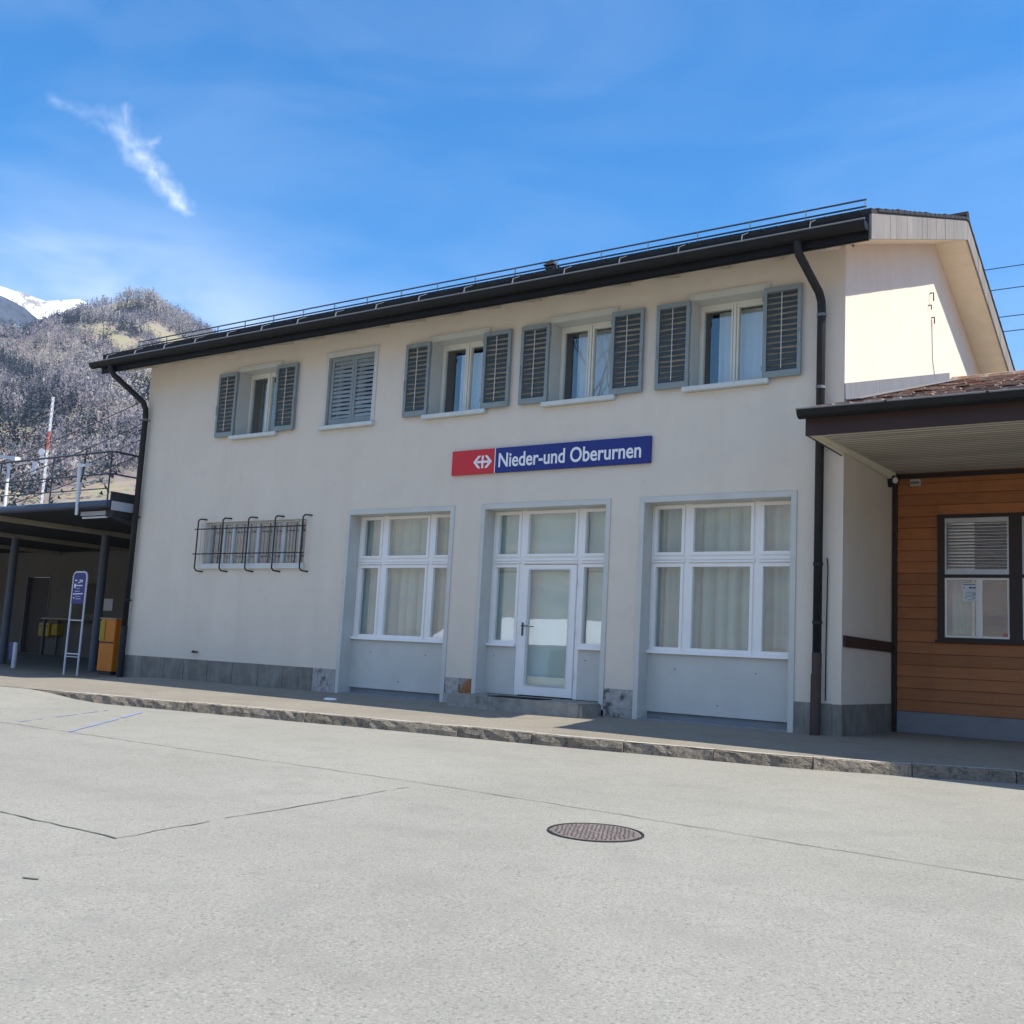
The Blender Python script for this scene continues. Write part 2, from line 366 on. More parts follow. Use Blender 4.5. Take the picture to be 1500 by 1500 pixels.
# ------------------------------------------------------------------ station building
B = thing('station_building', (-10.8, 0, 0), 'two storey beige rendered station house with blue grey shutters and dark eaves', 'building')
UP = [(-15.074,-13.926),(-12.834,-11.667),(-10.570,-9.403),(-8.329,-7.174),(-6.09,-4.943)]      # upper openings incl. surround
GR = [(-12.098,-9.880,0.0),(-9.379,-7.168,.155),(-6.725,-4.541,0.0)]
GT = 2.945
SM = (-15.60,-13.03,2.03,2.84)     # barred window
holes = [(a,b,4.335,5.678) for a, b in UP]+[(a,b,-.2,GT) for a, b, z in GR]+[SM]
mb = MB(); mb.panel(WL, WR, -.25, 6.10, holes, 0, .32)
sl = .362; YA = 4.6; DEP = 9.2
zs_ = lambda y: 5.80+sl*(y+.63) if y <= YA else 5.80+sl*(YA+.63)-sl*(y-YA)     # underside of the roof
for X, s in ((WR, 1), (WL, -1)):
    g = [(X,.32,-.25),(X,DEP,-.25),(X,DEP,zs_(DEP)+.06),(X,YA,zs_(YA)+.06),(X,.32,zs_(.32)+.06)]
    mb.poly(g if s > 0 else g[::-1]); X2 = X-s*.3; g2 = [(X2, p[1], p[2]) for p in g]; mb.poly(g2[::-1] if s > 0 else g2)
mb.quad((WR,DEP,-.25),(WL,DEP,-.25),(WL,DEP,6.1),(WR,DEP,6.1))
wall = mb.build('wall', 'wall', B, weld=False)
mb = MB()      # floors and partitions behind the windows
mb.box(WL+.3, WR-.3, .33, DEP-.1, 3.3, 3.55); mb.box(WL+.3, WR-.3, .33, DEP-.1, -.2, -.05); mb.box(WL+.3, WR-.3, .33, DEP-.1, 5.75, 5.8); mb.box(WL+.3, WR-.3, 3.2, 3.3, -.05, 3.3); mb.box(WL+.3, WR-.3, 3.2, 3.3, 3.55, 5.75)
for x in (-12.9,-9.63,-6.95): mb.box(x-.06, x+.06, .33, 3.2, -.05, 3.3)
for x in (-13.4,-11.1,-8.87,-6.63): mb.box(x-.06, x+.06, .33, 3.2, 3.55, 5.75)
mb.build('interior_partition', 'darkroom', B)
# plinth, in pieces between the openings, standing 12 mm proud
def plinth_piece(x0, x1, m, name='plinth'):
    mb = MB(); mb.box(x0, x1, -.012, .2, -.25, .368); return mb.build(name, m, B, bevel=.006)
x = WL-.012
cuts = [-17.05,-16.4,-15.85,-15.2,-14.55,-13.9,-13.3,-12.62]
for c in cuts: plinth_piece(x+.003, c-.003, 'plinth', 'plinth_slab'); x = c
plinth_piece(x+.003, -12.10, 'plinth_rough', 'plinth_slab')
plinth_piece(-9.878, -9.60, 'plinth_rough', 'plinth_slab'); plinth_piece(-9.595, -9.381, 'plinth_rust', 'plinth_slab')
plinth_piece(-7.166, -6.727, 'plinth_rough', 'plinth_slab'); plinth_piece(-4.539, WR-.101, 'plinth', 'plinth_slab')
mb = MB(); mb.box(WR-.1, WR+.012, -.012, 1.05, -.25, .365); mb.box(WR-.1, WR+.012, 1.056, 2.12, -.25, .365); mb.build('plinth_slab', 'plinth', B, bevel=.006)

# -- roof
RX0, RX1, EY = -18.32, -3.473, -.66
zr_ = lambda y: 6.375+sl*y if y <= YA else 6.375+sl*YA-sl*(y-YA)
mb = MB()
def slab(mb, x0, x1, y0, y1, th, zf):
    mb.hexa([(x0,y0,zf(y0)-th),(x1,y0,zf(y0)-th),(x1,y1,zf(y1)-th),(x0,y1,zf(y1)-th),(x0,y0,zf(y0)),(x1,y0,zf(y0)),(x1,y1,zf(y1)),(x0,y1,zf(y1))])
# interlocking tile courses
ny = 16; cs = (YA-EY)/ny
for i in range(ny):
    y0 = EY+i*cs; y1 = y0+cs
    mb.hexa([(RX0,y0,zr_(y0)-.05),(RX1,y0,zr_(y0)-.05),(RX1,y1,zr_(y1)-.05),(RX0,y1,zr_(y1)-.05),(RX0,y0,zr_(y0)+.015),(RX1,y0,zr_(y0)+.015),(RX1,y1,zr_(y1)-.015),(RX0,y1,zr_(y1)-.015)])
    a = 2*YA-y0; b = 2*YA-y1
    mb.hexa([(RX0,b,zr_(b)-.05),(RX1,b,zr_(b)-.05),(RX1,a,zr_(a)-.05),(RX0,a,zr_(a)-.05),(RX0,b,zr_(b)-.015),(RX1,b,zr_(b)-.015),(RX1,a,zr_(a)+.015),(RX0,a,zr_(a)+.015)])
k = RX0+.1       # rolls of the front course give the eave line its ragged edge
while k < RX1-.05:
    mb.tube([(k, EY-.015, zr_(EY)-.01), (k, EY+.5, zr_(EY+.5)+.002)], .022, 6); k += .2
k = EY+.25
while k < 2*YA-EY:                         # verge tiles seen on edge
    w = random.uniform(.22,.36); q = k+w-.02; e_ = random.uniform(.008,.022); mb.hexa([(RX1-.16,k,zr_(k)-.03),(RX1+.012,k,zr_(k)-.03),(RX1+.012,q,zr_(q)-.03),(RX1-.16,q,zr_(q)-.03),(RX1-.16,k,zr_(k)+e_+.008),(RX1+.012,k,zr_(k)+e_+.008),(RX1+.012,q,zr_(q)+e_-.006),(RX1-.16,q,zr_(q)+e_-.006)]); k += w
mb.tube([(RX0, YA, zr_(YA)+.02), (RX1+.01, YA, zr_(YA)+.02)], .09, 8)
roof = mb.build('roof', 'tile', B, weld=False)
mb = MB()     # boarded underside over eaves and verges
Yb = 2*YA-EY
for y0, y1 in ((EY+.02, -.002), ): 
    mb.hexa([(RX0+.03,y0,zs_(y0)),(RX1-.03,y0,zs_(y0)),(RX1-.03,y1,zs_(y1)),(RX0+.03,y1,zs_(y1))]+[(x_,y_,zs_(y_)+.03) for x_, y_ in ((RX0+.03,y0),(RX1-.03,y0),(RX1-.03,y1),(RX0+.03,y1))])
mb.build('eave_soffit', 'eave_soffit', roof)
mb = MB(); k = .0
while k < Yb-.02:
    y0, y1 = k+.004, min(k+.30, Yb)
    if y0 < YA < y1: y1 = YA
    for xa, xb in ((WR+.002, RX1-.03),):
        mb.hexa([(xa,y0,zs_(y0)),(xb,y0,zs_(y0)),(xb,y1,zs_(y1)),(xa,y1,zs_(y1)),(xa,y0,zs_(y0)+.03),(xb,y0,zs_(y0)+.03),(xb,y1,zs_(y1)+.03),(xa,y1,zs_(y1)+.03)])
    k = y1
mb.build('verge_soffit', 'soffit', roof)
mb = MB()
for y0, y1 in ((0, YA), (YA, Yb)):
    mb.hexa([(RX0+.03,y0,zs_(y0)),(WL-.002,y0,zs_(y0)),(WL-.002,y1,zs_(y1)),(RX0+.03,y1,zs_(y1)),(RX0+.03,y0,zs_(y0)+.03),(WL-.002,y0,zs_(y0)+.03),(WL-.002,y1,zs_(y1)+.03),(RX0+.03,y1,zs_(y1)+.03)])
mb.build('verge_soffit', 'soffit', roof)
for i in range(19):                     # rafter tails peeping below the eave boarding
    x0 = WL+.12+i*.745
    mb = MB(); mb.hexa([(x0,-.6,zs_(-.6)-.055),(x0+.09,-.6,zs_(-.6)-.055),(x0+.09,-.004,zs_(0)-.055),(x0,-.004,zs_(0)-.055),(x0,-.6,zs_(-.6)-.003),(x0+.09,-.6,zs_(-.6)-.003),(x0+.09,-.004,zs_(0)-.003),(x0,-.004,zs_(0)-.003)])
    mb.build('rafter_tail', 'eave_soffit', roof)
# verge boards: upright weathered boards on both gables
for X, s in ((RX1, 1), (RX0, -1)):
    mb = MB(); k = EY
    while k < Yb-.02:
        w = .265; y0, y1 = k+.006, min(k+w, Yb)
        if y0 < YA < y1: y1 = YA
        xa, xb = (X-.028, X+random.uniform(-.003, .003)) if s > 0 else (X+random.uniform(-.003, .003), X+.028)
        mb.hexa([(xa,y0,zs_(y0)-.02),(xb,y0,zs_(y0)-.02),(xb,y1,zs_(y1)-.02),(xa,y1,zs_(y1)-.02),(xa,y0,zr_(y0)-.055),(xb,y0,zr_(y0)-.055),(xb,y1,zr_(y1)-.055),(xa,y1,zr_(y1)-.055)])
        k = y1
    mb.build('verge_board', 'verge', roof)
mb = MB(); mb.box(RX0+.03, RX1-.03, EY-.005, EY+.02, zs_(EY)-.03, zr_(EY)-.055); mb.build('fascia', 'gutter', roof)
# gutter: half round trough with seams and a bright bead
GY, GZ, GRD = EY-.105, 5.945, .098
mb = MB(); n = 12
def gpt(x, a, r): return (x, GY-r*math.cos(a), GZ-r*math.sin(a))
xg = [-18.45]+[-18.2+.82*i for i in range(18)]+[-3.50]
for xa, xb in zip(xg, xg[1:]):
    for i in range(n):
        a0, a1 = math.pi*i/n, math.pi*(i+1)/n
        mb.quad(gpt(xa,a0,GRD), gpt(xb,a0,GRD), gpt(xb,a1,GRD), gpt(xa,a1,GRD)); mb.quad(gpt(xa,a1,GRD-.006), gpt(xb,a1,GRD-.006), gpt(xb,a0,GRD-.006), gpt(xa,a0,GRD-.006))
        if xb < -3.6: mb.quad(gpt(xb-.012,a0,GRD+.006), gpt(xb+.012,a0,GRD+.006), gpt(xb+.012,a1,GRD+.006), gpt(xb-.012,a1,GRD+.006))
for x in (-18.45, -3.5): mb.poly([gpt(x, math.pi*i/n, GRD) for i in range(n+1)])
gut = mb.build('gutter', 'gutter', B, weld=False)
mb = MB(); mb.tube([(-18.46, GY-GRD, GZ+.004), (-3.49, GY-GRD, GZ+.004)], .011, 6); mb.build('gutter_bead', 'gutter_edge', gut)
for i in range(17):
    x = -17.9+i*.86; mb = MB(); mb.bar((x, GY-GRD+.004, GZ-.01), (x, GY-GRD+.03, GZ+.095), .02, .006); mb.bar((x, GY-GRD+.03, GZ+.093), (x, EY+.05, zr_(EY)+.022), .014, .006); mb.build('gutter_hook', 'steel', gut)
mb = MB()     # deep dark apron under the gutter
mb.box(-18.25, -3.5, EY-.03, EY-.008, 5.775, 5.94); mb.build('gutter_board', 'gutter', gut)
# snow guard on the roof
sgp = []
mb = MB(); sy = .05
for h in (.11, .20): mb.tube([(-18.25, sy, zr_(sy)+h), (-3.74, sy, zr_(sy)+h)], .012, 6)
sg = mb.build('snow_guard', 'darksteel', roof)
for i in range(20):
    x = -18.1+i*.755; mb = MB(); mb.bar((x, sy, zr_(sy)-.01), (x, sy, zr_(sy)+.205), .018, .012); mb.build('snow_guard_post', 'steel', roof)
# small capped roof vent
vx, vy = -8.74, .6; z0 = zr_(vy)
mb = MB(); mb.box(vx-.07, vx+.07, vy-.07, vy+.07, z0-.05, z0+.16)
mb.hexa([(vx-.1,vy-.1,z0+.165),(vx+.1,vy-.1,z0+.165),(vx+.1,vy+.1,z0+.165),(vx-.1,vy+.1,z0+.165)]+[(vx+a*.012,vy+b*.012,z0+.275) for a, b in ((-1,-1),(1,-1),(1,1),(-1,1))])
mb.build('roof_vent', 'tile', roof)

# -- downpipes
def downpipe(pts, r, m, brackets, foot=None, parent=B):
    mb = MB(); mb.tube(pts, r, 14); d = mb.build('downpipe', m, parent, smooth=True, weld=False)
    for (x, y, z) in brackets:
        b = MB(); b.tube([(x,y,z-.018),(x,y,z+.018)], r+.008, 14); b.box(x-.012, x+.012, y, .01, z-.012, z+.012); b.build('pipe_bracket', 'gutter_edge' if z > 4 else m, d)
    return d
px = -4.235
dp = downpipe([(-4.32,GY,5.90),(-4.32,GY+.005,5.80),(-4.31,GY+.04,5.70),(-4.25,-.17,5.40),(-4.238,-.115,5.30),(px,-.105,5.2),(px,-.105,.95)], .052, 'pipe', [(px,-.105,5.12),(px,-.105,4.2),(px,-.105,2.02),(px,-.105,1.32)])
mb = MB(); mb.tube([(px,-.105,.96),(px,-.105,.70),(px-.004,-.107,.69),(px-.008,-.107,.0),(px-.008,-.107,-.05)], [.058,.058,.062,.062,.062], 14); mb.build('standpipe', 'brownpipe', dp)
mb = MB(); mb.tube([(px+.085,-.03,2.1),(px+.095,-.03,2.0),(px+.085,-.03,1.0),(px+.085,-.03,.4)], .008, 8); mb.build('earthing_cable', 'black', dp)
px = -17.56
dp = downpipe([(-17.86,GY,5.90),(-17.86,GY+.01,5.78),(-17.83,GY+.06,5.68),(-17.6,-.16,5.25),(-17.57,-.11,5.12),(px,-.1,5.0),(px,-.1,.9)], .055, 'pipe', [(px,-.1,4.9),(px,-.1,3.0),(px,-.1,1.4)])
mb = MB(); mb.tube([(px,-.1,.91),(px,-.1,-.06)], .064, 14); mb.build('standpipe', 'pipe', dp)
mb = MB(); mb.tube([(WL-.06,.03,2.75),(WL-.06,.03,-.1)], .045, 10); mb.build('drainpipe', 'lightpanel', B)

# -- windows
def ring(mb, x0, x1, z0, z1, w, y0, y1): mb.panel(x0, x1, z0, z1, [(x0+w, x1-w, z0+w, z1-w)], y0, y1)
def shutter_part(x0, x1, z0, z1, yf, yb, latch_x=None, rod=True, slat_seed=0, slat_mat='slat'):
    mb = MB(); w = .05; mb.panel(x0, x1, z0, z1, [(x0+w, x1-w, z0+.085, z1-.065)], yf, yb)
    s = mb.build('shutter', 'shutter', B)
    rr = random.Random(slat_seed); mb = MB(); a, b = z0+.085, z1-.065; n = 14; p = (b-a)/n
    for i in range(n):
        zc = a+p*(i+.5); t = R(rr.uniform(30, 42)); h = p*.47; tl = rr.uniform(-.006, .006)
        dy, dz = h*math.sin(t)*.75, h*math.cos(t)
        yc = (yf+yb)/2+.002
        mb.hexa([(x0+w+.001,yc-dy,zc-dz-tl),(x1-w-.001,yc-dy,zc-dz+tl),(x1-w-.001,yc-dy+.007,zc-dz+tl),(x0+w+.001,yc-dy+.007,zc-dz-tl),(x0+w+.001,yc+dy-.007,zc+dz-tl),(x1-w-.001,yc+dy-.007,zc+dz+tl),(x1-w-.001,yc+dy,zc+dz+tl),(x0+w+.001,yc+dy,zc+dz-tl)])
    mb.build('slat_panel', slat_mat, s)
    if rod:
        mb = MB(); xm = (x0+x1)/2; mb.bar((xm, yf-.006, a+.02), (xm, yf-.006, b-.02), .012, .01); mb.build('tilt_rod', 'trim', s)
    if latch_x is not None:
        mb = MB(); zc = (z0+z1)/2-.1; mb.tube([(latch_x,yf-.006,zc+.1),(latch_x+.008,yf-.02,zc+.06),(latch_x+.01,yf-.02,zc-.05),(latch_x,yf-.006,zc-.08)], .007, 6); mb.build('latch', 'steel', s)
    mb = MB()
    for zz in (z0+.14, z1-.14): mb.box(x0-.012 if latch_x and latch_x > (x0+x1)/2 else x1-.01, x0+.01 if latch_x and latch_x > (x0+x1)/2 else x1+.012, yf-.004, yb, zz-.03, zz+.03)
    mb.build('hinge', 'shutter', s)
    return s

def upper_window(i, closed=False):
    xa, xb = UP[i]; x0, x1 = xa+.055, xb-.075; z0, z1 = 4.42, 5.60
    yf = .26
    mb = MB(); xm = (x0+x1)/2
    gl = [(x0+.055, xm-.055, z0+.055, z1-.08), (xm+.055, x1-.055, z0+.055, z1-.08)]
    mb.panel(x0, x1, z0, z1, gl, yf, yf+.06)
    for g in gl: ring(mb, g[0]-.024, g[1]+.024, g[2]-.024, g[3]+.024, .022, yf-.014, yf)
    mb.box(xm-.018, xm+.018, yf-.022, yf, z0+.03, z1-.03)
    w = mb.build('window', 'cream' if not closed else 'white', B)
    mb = MB()
    for g in gl: mb.box(g[0]-.002, g[1]+.002, yf+.02, yf+.026, g[2]-.002, g[3]+.002)
    mb.build('pane', 'upglass', w)
    # surround: jambs and lintel through the wall, 14 mm proud
    mb = MB(); mb.box(xa, x0, -.014, .325, 4.42, 5.678); mb.box(x1, xb, -.014, .325, 4.42, 5.678); mb.box(x0, x1, -.014, .325, z1, 5.678)
    mb.box(xa-.02, xb+.02, -.03, -.0145, 5.665, 5.685)
    mb.build('window_surround', 'trim', w)
    mb = MB(); mb.hexa([(xa-.04,-.085,4.338),(xb+.02,-.085,4.338),(xb+.02,.32,4.338),(xa-.04,.32,4.338),(xa-.04,-.085,4.405),(xb+.02,-.085,4.405),(xb+.02,.32,4.425),(xa-.04,.32,4.425)])
    mb.build('sill', 'sill', w, bevel=.006)
    if closed:
        xm = -12.205
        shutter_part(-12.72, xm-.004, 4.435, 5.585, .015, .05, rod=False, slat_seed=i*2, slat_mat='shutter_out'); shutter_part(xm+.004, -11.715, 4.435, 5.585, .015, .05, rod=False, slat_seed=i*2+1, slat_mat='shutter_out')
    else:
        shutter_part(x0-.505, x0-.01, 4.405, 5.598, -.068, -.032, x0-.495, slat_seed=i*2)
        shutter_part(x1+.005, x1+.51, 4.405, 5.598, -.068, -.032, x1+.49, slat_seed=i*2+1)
    return x0, x1
for i in range(5): upper_window(i, i == 1)

def curtain(name, x0, x1, z0, z1, y, amp, waves, m, label, cat='curtain', hang=None, group=None):
    mb = MB(); nx, nz = max(24, int(waves*8)), 8; ph = random.uniform(0, 6)
    rows = []
    for k in range(nz+1):
        t = k/nz; row = []
        for i in range(nx+1):
            u = i/nx; w = u*waves*2*math.pi+ph
            d = amp*(math.sin(w)+.45*math.sin(w*.47+1.3)+.3*math.sin(w*2.1+t))*(.55+.45*t)
            row.append((x0+(x1-x0)*u+amp*.3*math.cos(w), y+d, z1+(z0-z1)*t))
        rows.append(row)
    for a, b in zip(rows, rows[1:]):
        for i in range(nx): mb.quad(a[i], b[i], b[i+1], a[i+1])
    o = mb.build(name, m, smooth=True)
    return tag(o, label, cat, group)
# curtains hang inside and are things of their own
curtain('curtain', -14.60, -14.03, 4.40, 5.62, .50, .02, 4, 'netcurtain', 'white net curtain half drawn behind the leftmost shuttered window')
curtain('curtain', -14.99, -14.83, 4.40, 5.62, .52, .02, 2, 'brocade', 'narrow dark olive curtain at the left edge of the leftmost upper window')
curtain('curtain', -10.30, -9.45, 4.40, 5.48, .46, .016, 5, 'netcurtain', 'white net curtain behind the upper window just left above the red sign panel')
curtain('curtain', -8.12, -7.2, 4.40, 5.56, .50, .016, 5, 'netcurtain', 'pale net curtain behind the upper window above the middle of the station sign')
curtain('curtain', -5.86, -5.0, 4.40, 5.55, .48, .016, 6, 'netcurtain', 'white net curtain behind the rightmost upper window')
curtain('curtain', -12.06, -9.9, .5, 2.9, .455, .05, 11, 'curtain', 'pale grey green curtain in the tall ground floor window left of the glazed door')
curtain('curtain', -6.85, -4.56, .5, 2.9, .455, .05, 12, 'curtain', 'pale grey green curtain in the tall ground floor window nearest the downpipe')

def display_window(i):
    xa, xb, zb = GR[i]; f = .075; x0, x1 = xa+f, xb-f; cx = (xa+xb)/2; yf = .25; hw = (x1-x0)/2; door = i == 1
    cols = [(cx-.94, cx-.575), (cx-.40, cx+.40), (cx+.575, cx+.94)]
    gl = [(a, b, 2.225, 2.815) for a, b in cols]+[(a, b, .955, 2.025) for j, (a, b) in enumerate(cols) if not (door and j == 1)]
    mb = MB(); hs = list(gl)
    if door: hs += [(cx-.462, cx+.462, zb-.1, 2.07), (x0-.01, cx-.53, zb-.1, .86), (cx+.53, x1+.01, zb-.1, .86)]
    mb.panel(x0, x1, zb+.02 if door else .86, 2.87, hs, yf, yf+.07)
    for g in gl: ring(mb, g[0]-.042, g[1]+.042, g[2]-.042, g[3]+.042, .040, yf-.018, yf)
    for a, b in cols:
        mb.box(a-.06, b+.06, yf-.03, yf, 2.085, 2.105); mb.box(a-.06, b+.06, yf-.014, yf, 2.125, 2.16)
    segs = [(x0, cx-.53), (cx+.53, x1)] if door else [(x0, x1)]
    for a, b in segs: mb.hexa([(a,yf-.06,.868),(b,yf-.06,.868),(b,yf+.07,.868),(a,yf+.07,.868),(a,yf-.05,.905),(b,yf-.05,.905),(b,yf,.918),(a,yf,.918)])
    w = mb.build('display_window' if not door else 'entrance_window', 'white', B)
    mb = MB()
    for g in gl: mb.box(g[0]-.003, g[1]+.003, yf+.025, yf+.031, g[2]-.003, g[3]+.003)
    mb.build('pane', 'glass', w)
    mb = MB(); zt = GT
    mb.box(xa, x0, -.016, .33, zb-.08, zt); mb.box(x1, xb, -.016, .33, zb-.08, zt); mb.box(x0, x1, -.016, .33, 2.87, zt)
    mb.build('opening_surround', 'trim', w, bevel=.004)
    pz = .16 if door else .10
    for a, b in segs:
        mb = MB(); mb.box(a, b, yf-.01, yf+.06, zb+.02 if door else pz, .862); mb.build('apron_panel', 'trim', w)
    mb = MB()
    for a, b in segs:
        for q in ((.2,.75), (.75,.75), (.5,.18)) if not door else ((.25,.8),):
            mb.tube([(a+(b-a)*q[0], yf-.016, pz+(.86-pz)*q[1]), (a+(b-a)*q[0], yf-.008, pz+(.86-pz)*q[1])], .009, 8)
    mb.build('fixing_screw', 'darksteel', w)
    mb = MB(); mb.box(x0, x1, -.01, .40, -.2, zb+.012)
    if not door: mb.box(x0, x1, yf+.03, .4, zb+.012, .86)
    mb.build('threshold', 'threshold' if not door else 'stepstone', w)
    return w, cx
for i in (0, 2): display_window(i)
we, cx = display_window(1)
yf = .25
mb = MB(); mb.panel(cx-.458, cx+.458, .185, 2.062, [(cx-.345, cx+.345, .335, 1.985)], yf-.02, yf+.045); ring(mb, cx-.36, cx+.36, .32, 2.0, .016, yf-.028, yf-.02)
door = mb.build('entrance_door', 'white', B, bevel=.004)
mb = MB(); mb.box(cx-.347, cx+.347, yf+.01, yf+.016, .333, 1.987); mb.build('pane', 'glass', door)
mb = MB(); hx = cx-.415; mb.box(hx-.014, hx+.014, yf-.030, yf-.018, 1.03, 1.22); mb.tube([(hx,yf-.02,1.17),(hx,yf-.065,1.17),(hx+.115,yf-.065,1.17)], .008, 8); mb.build('handle', 'darksteel', door)
mb = MB()
for zz in (.5, 1.1, 1.8): mb.tube([(cx+.462,yf-.03,zz-.05),(cx+.462,yf-.03,zz+.05)], .012, 8)
mb.build('hinge', 'white', door)
mb = MB(); mb.box(-9.28, -7.27, .40, .415, 1.98, 2.9); mb.box(-9.28,-7.27,.40,.41,.2,1.97); bl = mb.build('roller_blind', 'blind'); tag(bl, 'pale green roller blind lowered behind the glazed entrance door and its side lights', 'blind')
# step
mb = MB(); xa, xb = -9.36, -7.19
nn = 16
mb.box(xa, xb, -.60, .0, -.12, .157); st = mb.build('entrance_step', 'stepstone', B, bevel=.016)
mb = MB(); mb.box(-8.75, -7.95, -.47, -.06, .1575, .169); dm = mb.build('doormat', 'mat'); tag(dm, 'dark flat doormat lying on the stone step before the glazed door', 'doormat')
# little iron hook low in the wall and screws
mb = MB(); mb.tube([(-15.60,-.002,.50),(-15.60,-.05,.50),(-15.56,-.06,.515),(-15.50,-.05,.50),(-15.46,-.05,.505)], .016, 8); mb.build('wall_hook', 'iron', B)
# barred strip window
x0, x1, z0, z1 = SM
mb = MB(); q = (x1-x0)/4; gl = []
for k in range(4):
    a = x0+q*k; gl += [(a+.03, a+q*.6, z0+.075, z1-.03), (a+q*.645, a+q-.03, z0+.075, z1-.03)]
mb.panel(x0, x1, z0, z1, gl, .10, .16); mb.box(x0-.03, x1+.03, -.045, .10, z0-.035, z0+.055)
w = mb.build('strip_window', 'sill', B)
mb = MB()
for g in gl: mb.box(g[0]-.002, g[1]+.002, .125, .131, g[2]-.002, g[3]+.002)
mb.build('pane', 'glass', w)
curtain('curtain', x0+.02, x1-.35, z0, z1, .215, .012, 26, 'brocade', 'grey striped curtain behind the barred strip window')
mb = MB()
for zz in (2.255, 2.705): mb.tube([(x0-.13,-.135,zz),(x1+.13,-.135,zz)], .011, 6)
gr = mb.build('window_grille', 'iron', B)
for k in range(5):
    x = x0-.06+(x1-x0+.10)*k/4; mb = MB(); mb.tube([(x+.08,.005,2.895),(x+.02,-.10,2.895),(x,-.125,2.86),(x,-.125,2.0),(x+.02,-.10,1.955),(x+.08,.005,1.945)], .014, 8); mb.build('grille_bar', 'iron', gr)
for k in range(32):
    x = x0+(x1-x0)*(k+.5)/32; mb = MB(); mb.tube([(x,-.118,2.12),(x,-.118,2.80)], .006, 5); mb.build('grille_rod', 'steel', gr)
# small bracket, hooks and cable on the gable
mb = MB(); mb.tube([(WR+.004,4.25,6.75),(WR+.06,4.25,6.75),(WR+.06,4.25,6.62)], .011, 6); mb.tube([(WR+.004,4.15,6.52),(WR+.05,4.15,6.52),(WR+.05,4.15,6.45)], .010, 6); mb.tube([(WR+.004,4.35,6.38),(WR+.05,4.35,6.38),(WR+.05,4.35,6.28)], .011, 6)
gb = mb.build('gable_bracket', 'iron', B)
mb = MB(); mb.tube([(WR+.01,4.35,6.35),(WR+.01,4.4,5.7),(WR+.012,4.7,5.2)], .005, 5); mb.build('gable_cable', 'darksteel', gb)

# ------------------------------------------------------------------ station sign
S_ = thing('station_sign', (-8.3, -.03, 1.55*2), 'long red and blue station name board with white lettering on the beige wall', 'sign')
zb_, zt_ = 3.408, 3.782; xs0, xsm, xs1 = -9.96, -9.15, -6.57
mb = MB(); mb.box(xs0, xsm-.012, -.05, -.006, zb_, zt_); rp = mb.build('red_panel', 'red', S_, bevel=.004)
mb = MB(); mb.box(xsm+.004, xs1, -.05, -.006, zb_, zt_); bp_ = mb.build('blue_panel', 'blue', S_, bevel=.004)
mb = MB(); mb.box(xsm-.012, xsm+.004, -.045, -.006, zb_, zt_); mb.build('panel_joint', 'sign_white', S_)
# emblem: cross with an arrow head at either end
mb = MB(); ex, ez, s = -9.375, 3.587, .098; y0, y1 = -.056, -.0505
def ext(pts):
    n_ = len(pts); mb.poly([(ex+p[0]*s, y0, ez+p[1]*s) for p in pts]); mb.poly([(ex+p[0]*s, y1, ez+p[1]*s) for p in pts[::-1]])
    for i in range(n_):
        a, b = pts[i], pts[(i+1) % n_]; mb.quad((ex+a[0]*s,y1,ez+a[1]*s),(ex+b[0]*s,y1,ez+b[1]*s),(ex+b[0]*s,y0,ez+b[1]*s),(ex+a[0]*s,y0,ez+a[1]*s))
ext([(-.17,-.98),(.17,-.98),(.17,.98),(-.17,.98)])
ext([(-1.25,-.17),(-.172,-.17),(-.172,.17),(-1.25,.17)]); ext([(.172,-.17),(1.25,-.17),(1.25,.17),(.172,.17)])
for sx in (-1, 1):
    P_ = [(1.75,0),(.85,.98),(.36,.98),(1.252,0)]; P_ = [(sx*a, b) for a, b in P_]; ext(P_ if sx > 0 else P_[::-1])
    P_ = [(1.75,0),(1.252,0),(.36,-.98),(.85,-.98)]; P_ = [(sx*a, b) for a, b in P_]; ext(P_ if sx > 0 else P_[::-1])
mb.build('emblem', 'sign_white', rp, weld=False)
def text_mesh(name, body, x0, x1, zb, zh, y, m, parent, depth=.004, rot=0, bold=.016):
    cu = bpy.data.curves.new(name, 'FONT'); cu.body = body; cu.size = 1; cu.extrude = depth/2; cu.offset = bold
    to = bpy.data.objects.new(name+'_curve', cu); COL.objects.link(to)
    dg = bpy.context.evaluated_depsgraph_get(); me = bpy.data.meshes.new_from_object(to.evaluated_get(dg)); bpy.data.objects.remove(to)
    co = np.array([v.co[:] for v in me.vertices]); a, b = co.min(0), co.max(0)
    o = bpy.data.objects.new(name, me); COL.objects.link(o); me.materials.clear(); me.materials.append(M[m])
    t = Vector((0,0,0)); w = parent
    while w is not None: t += w.location; w = w.parent
    for v_, c in zip(me.vertices, co):
        u, h = (c[0]-a[0])/(b[0]-a[0]), (c[1]-a[1])/(b[1]-a[1])
        v_.co = Vector((x0+u*(x1-x0), y-(.5*depth if c[2] > 0 else -.5*depth), zb+h*zh))-t
    o.parent = parent
    return o
text_mesh('lettering', 'Nieder-und Oberurnen', -9.08, -6.71, 3.486, .218, -.0525, 'sign_white', bp_)

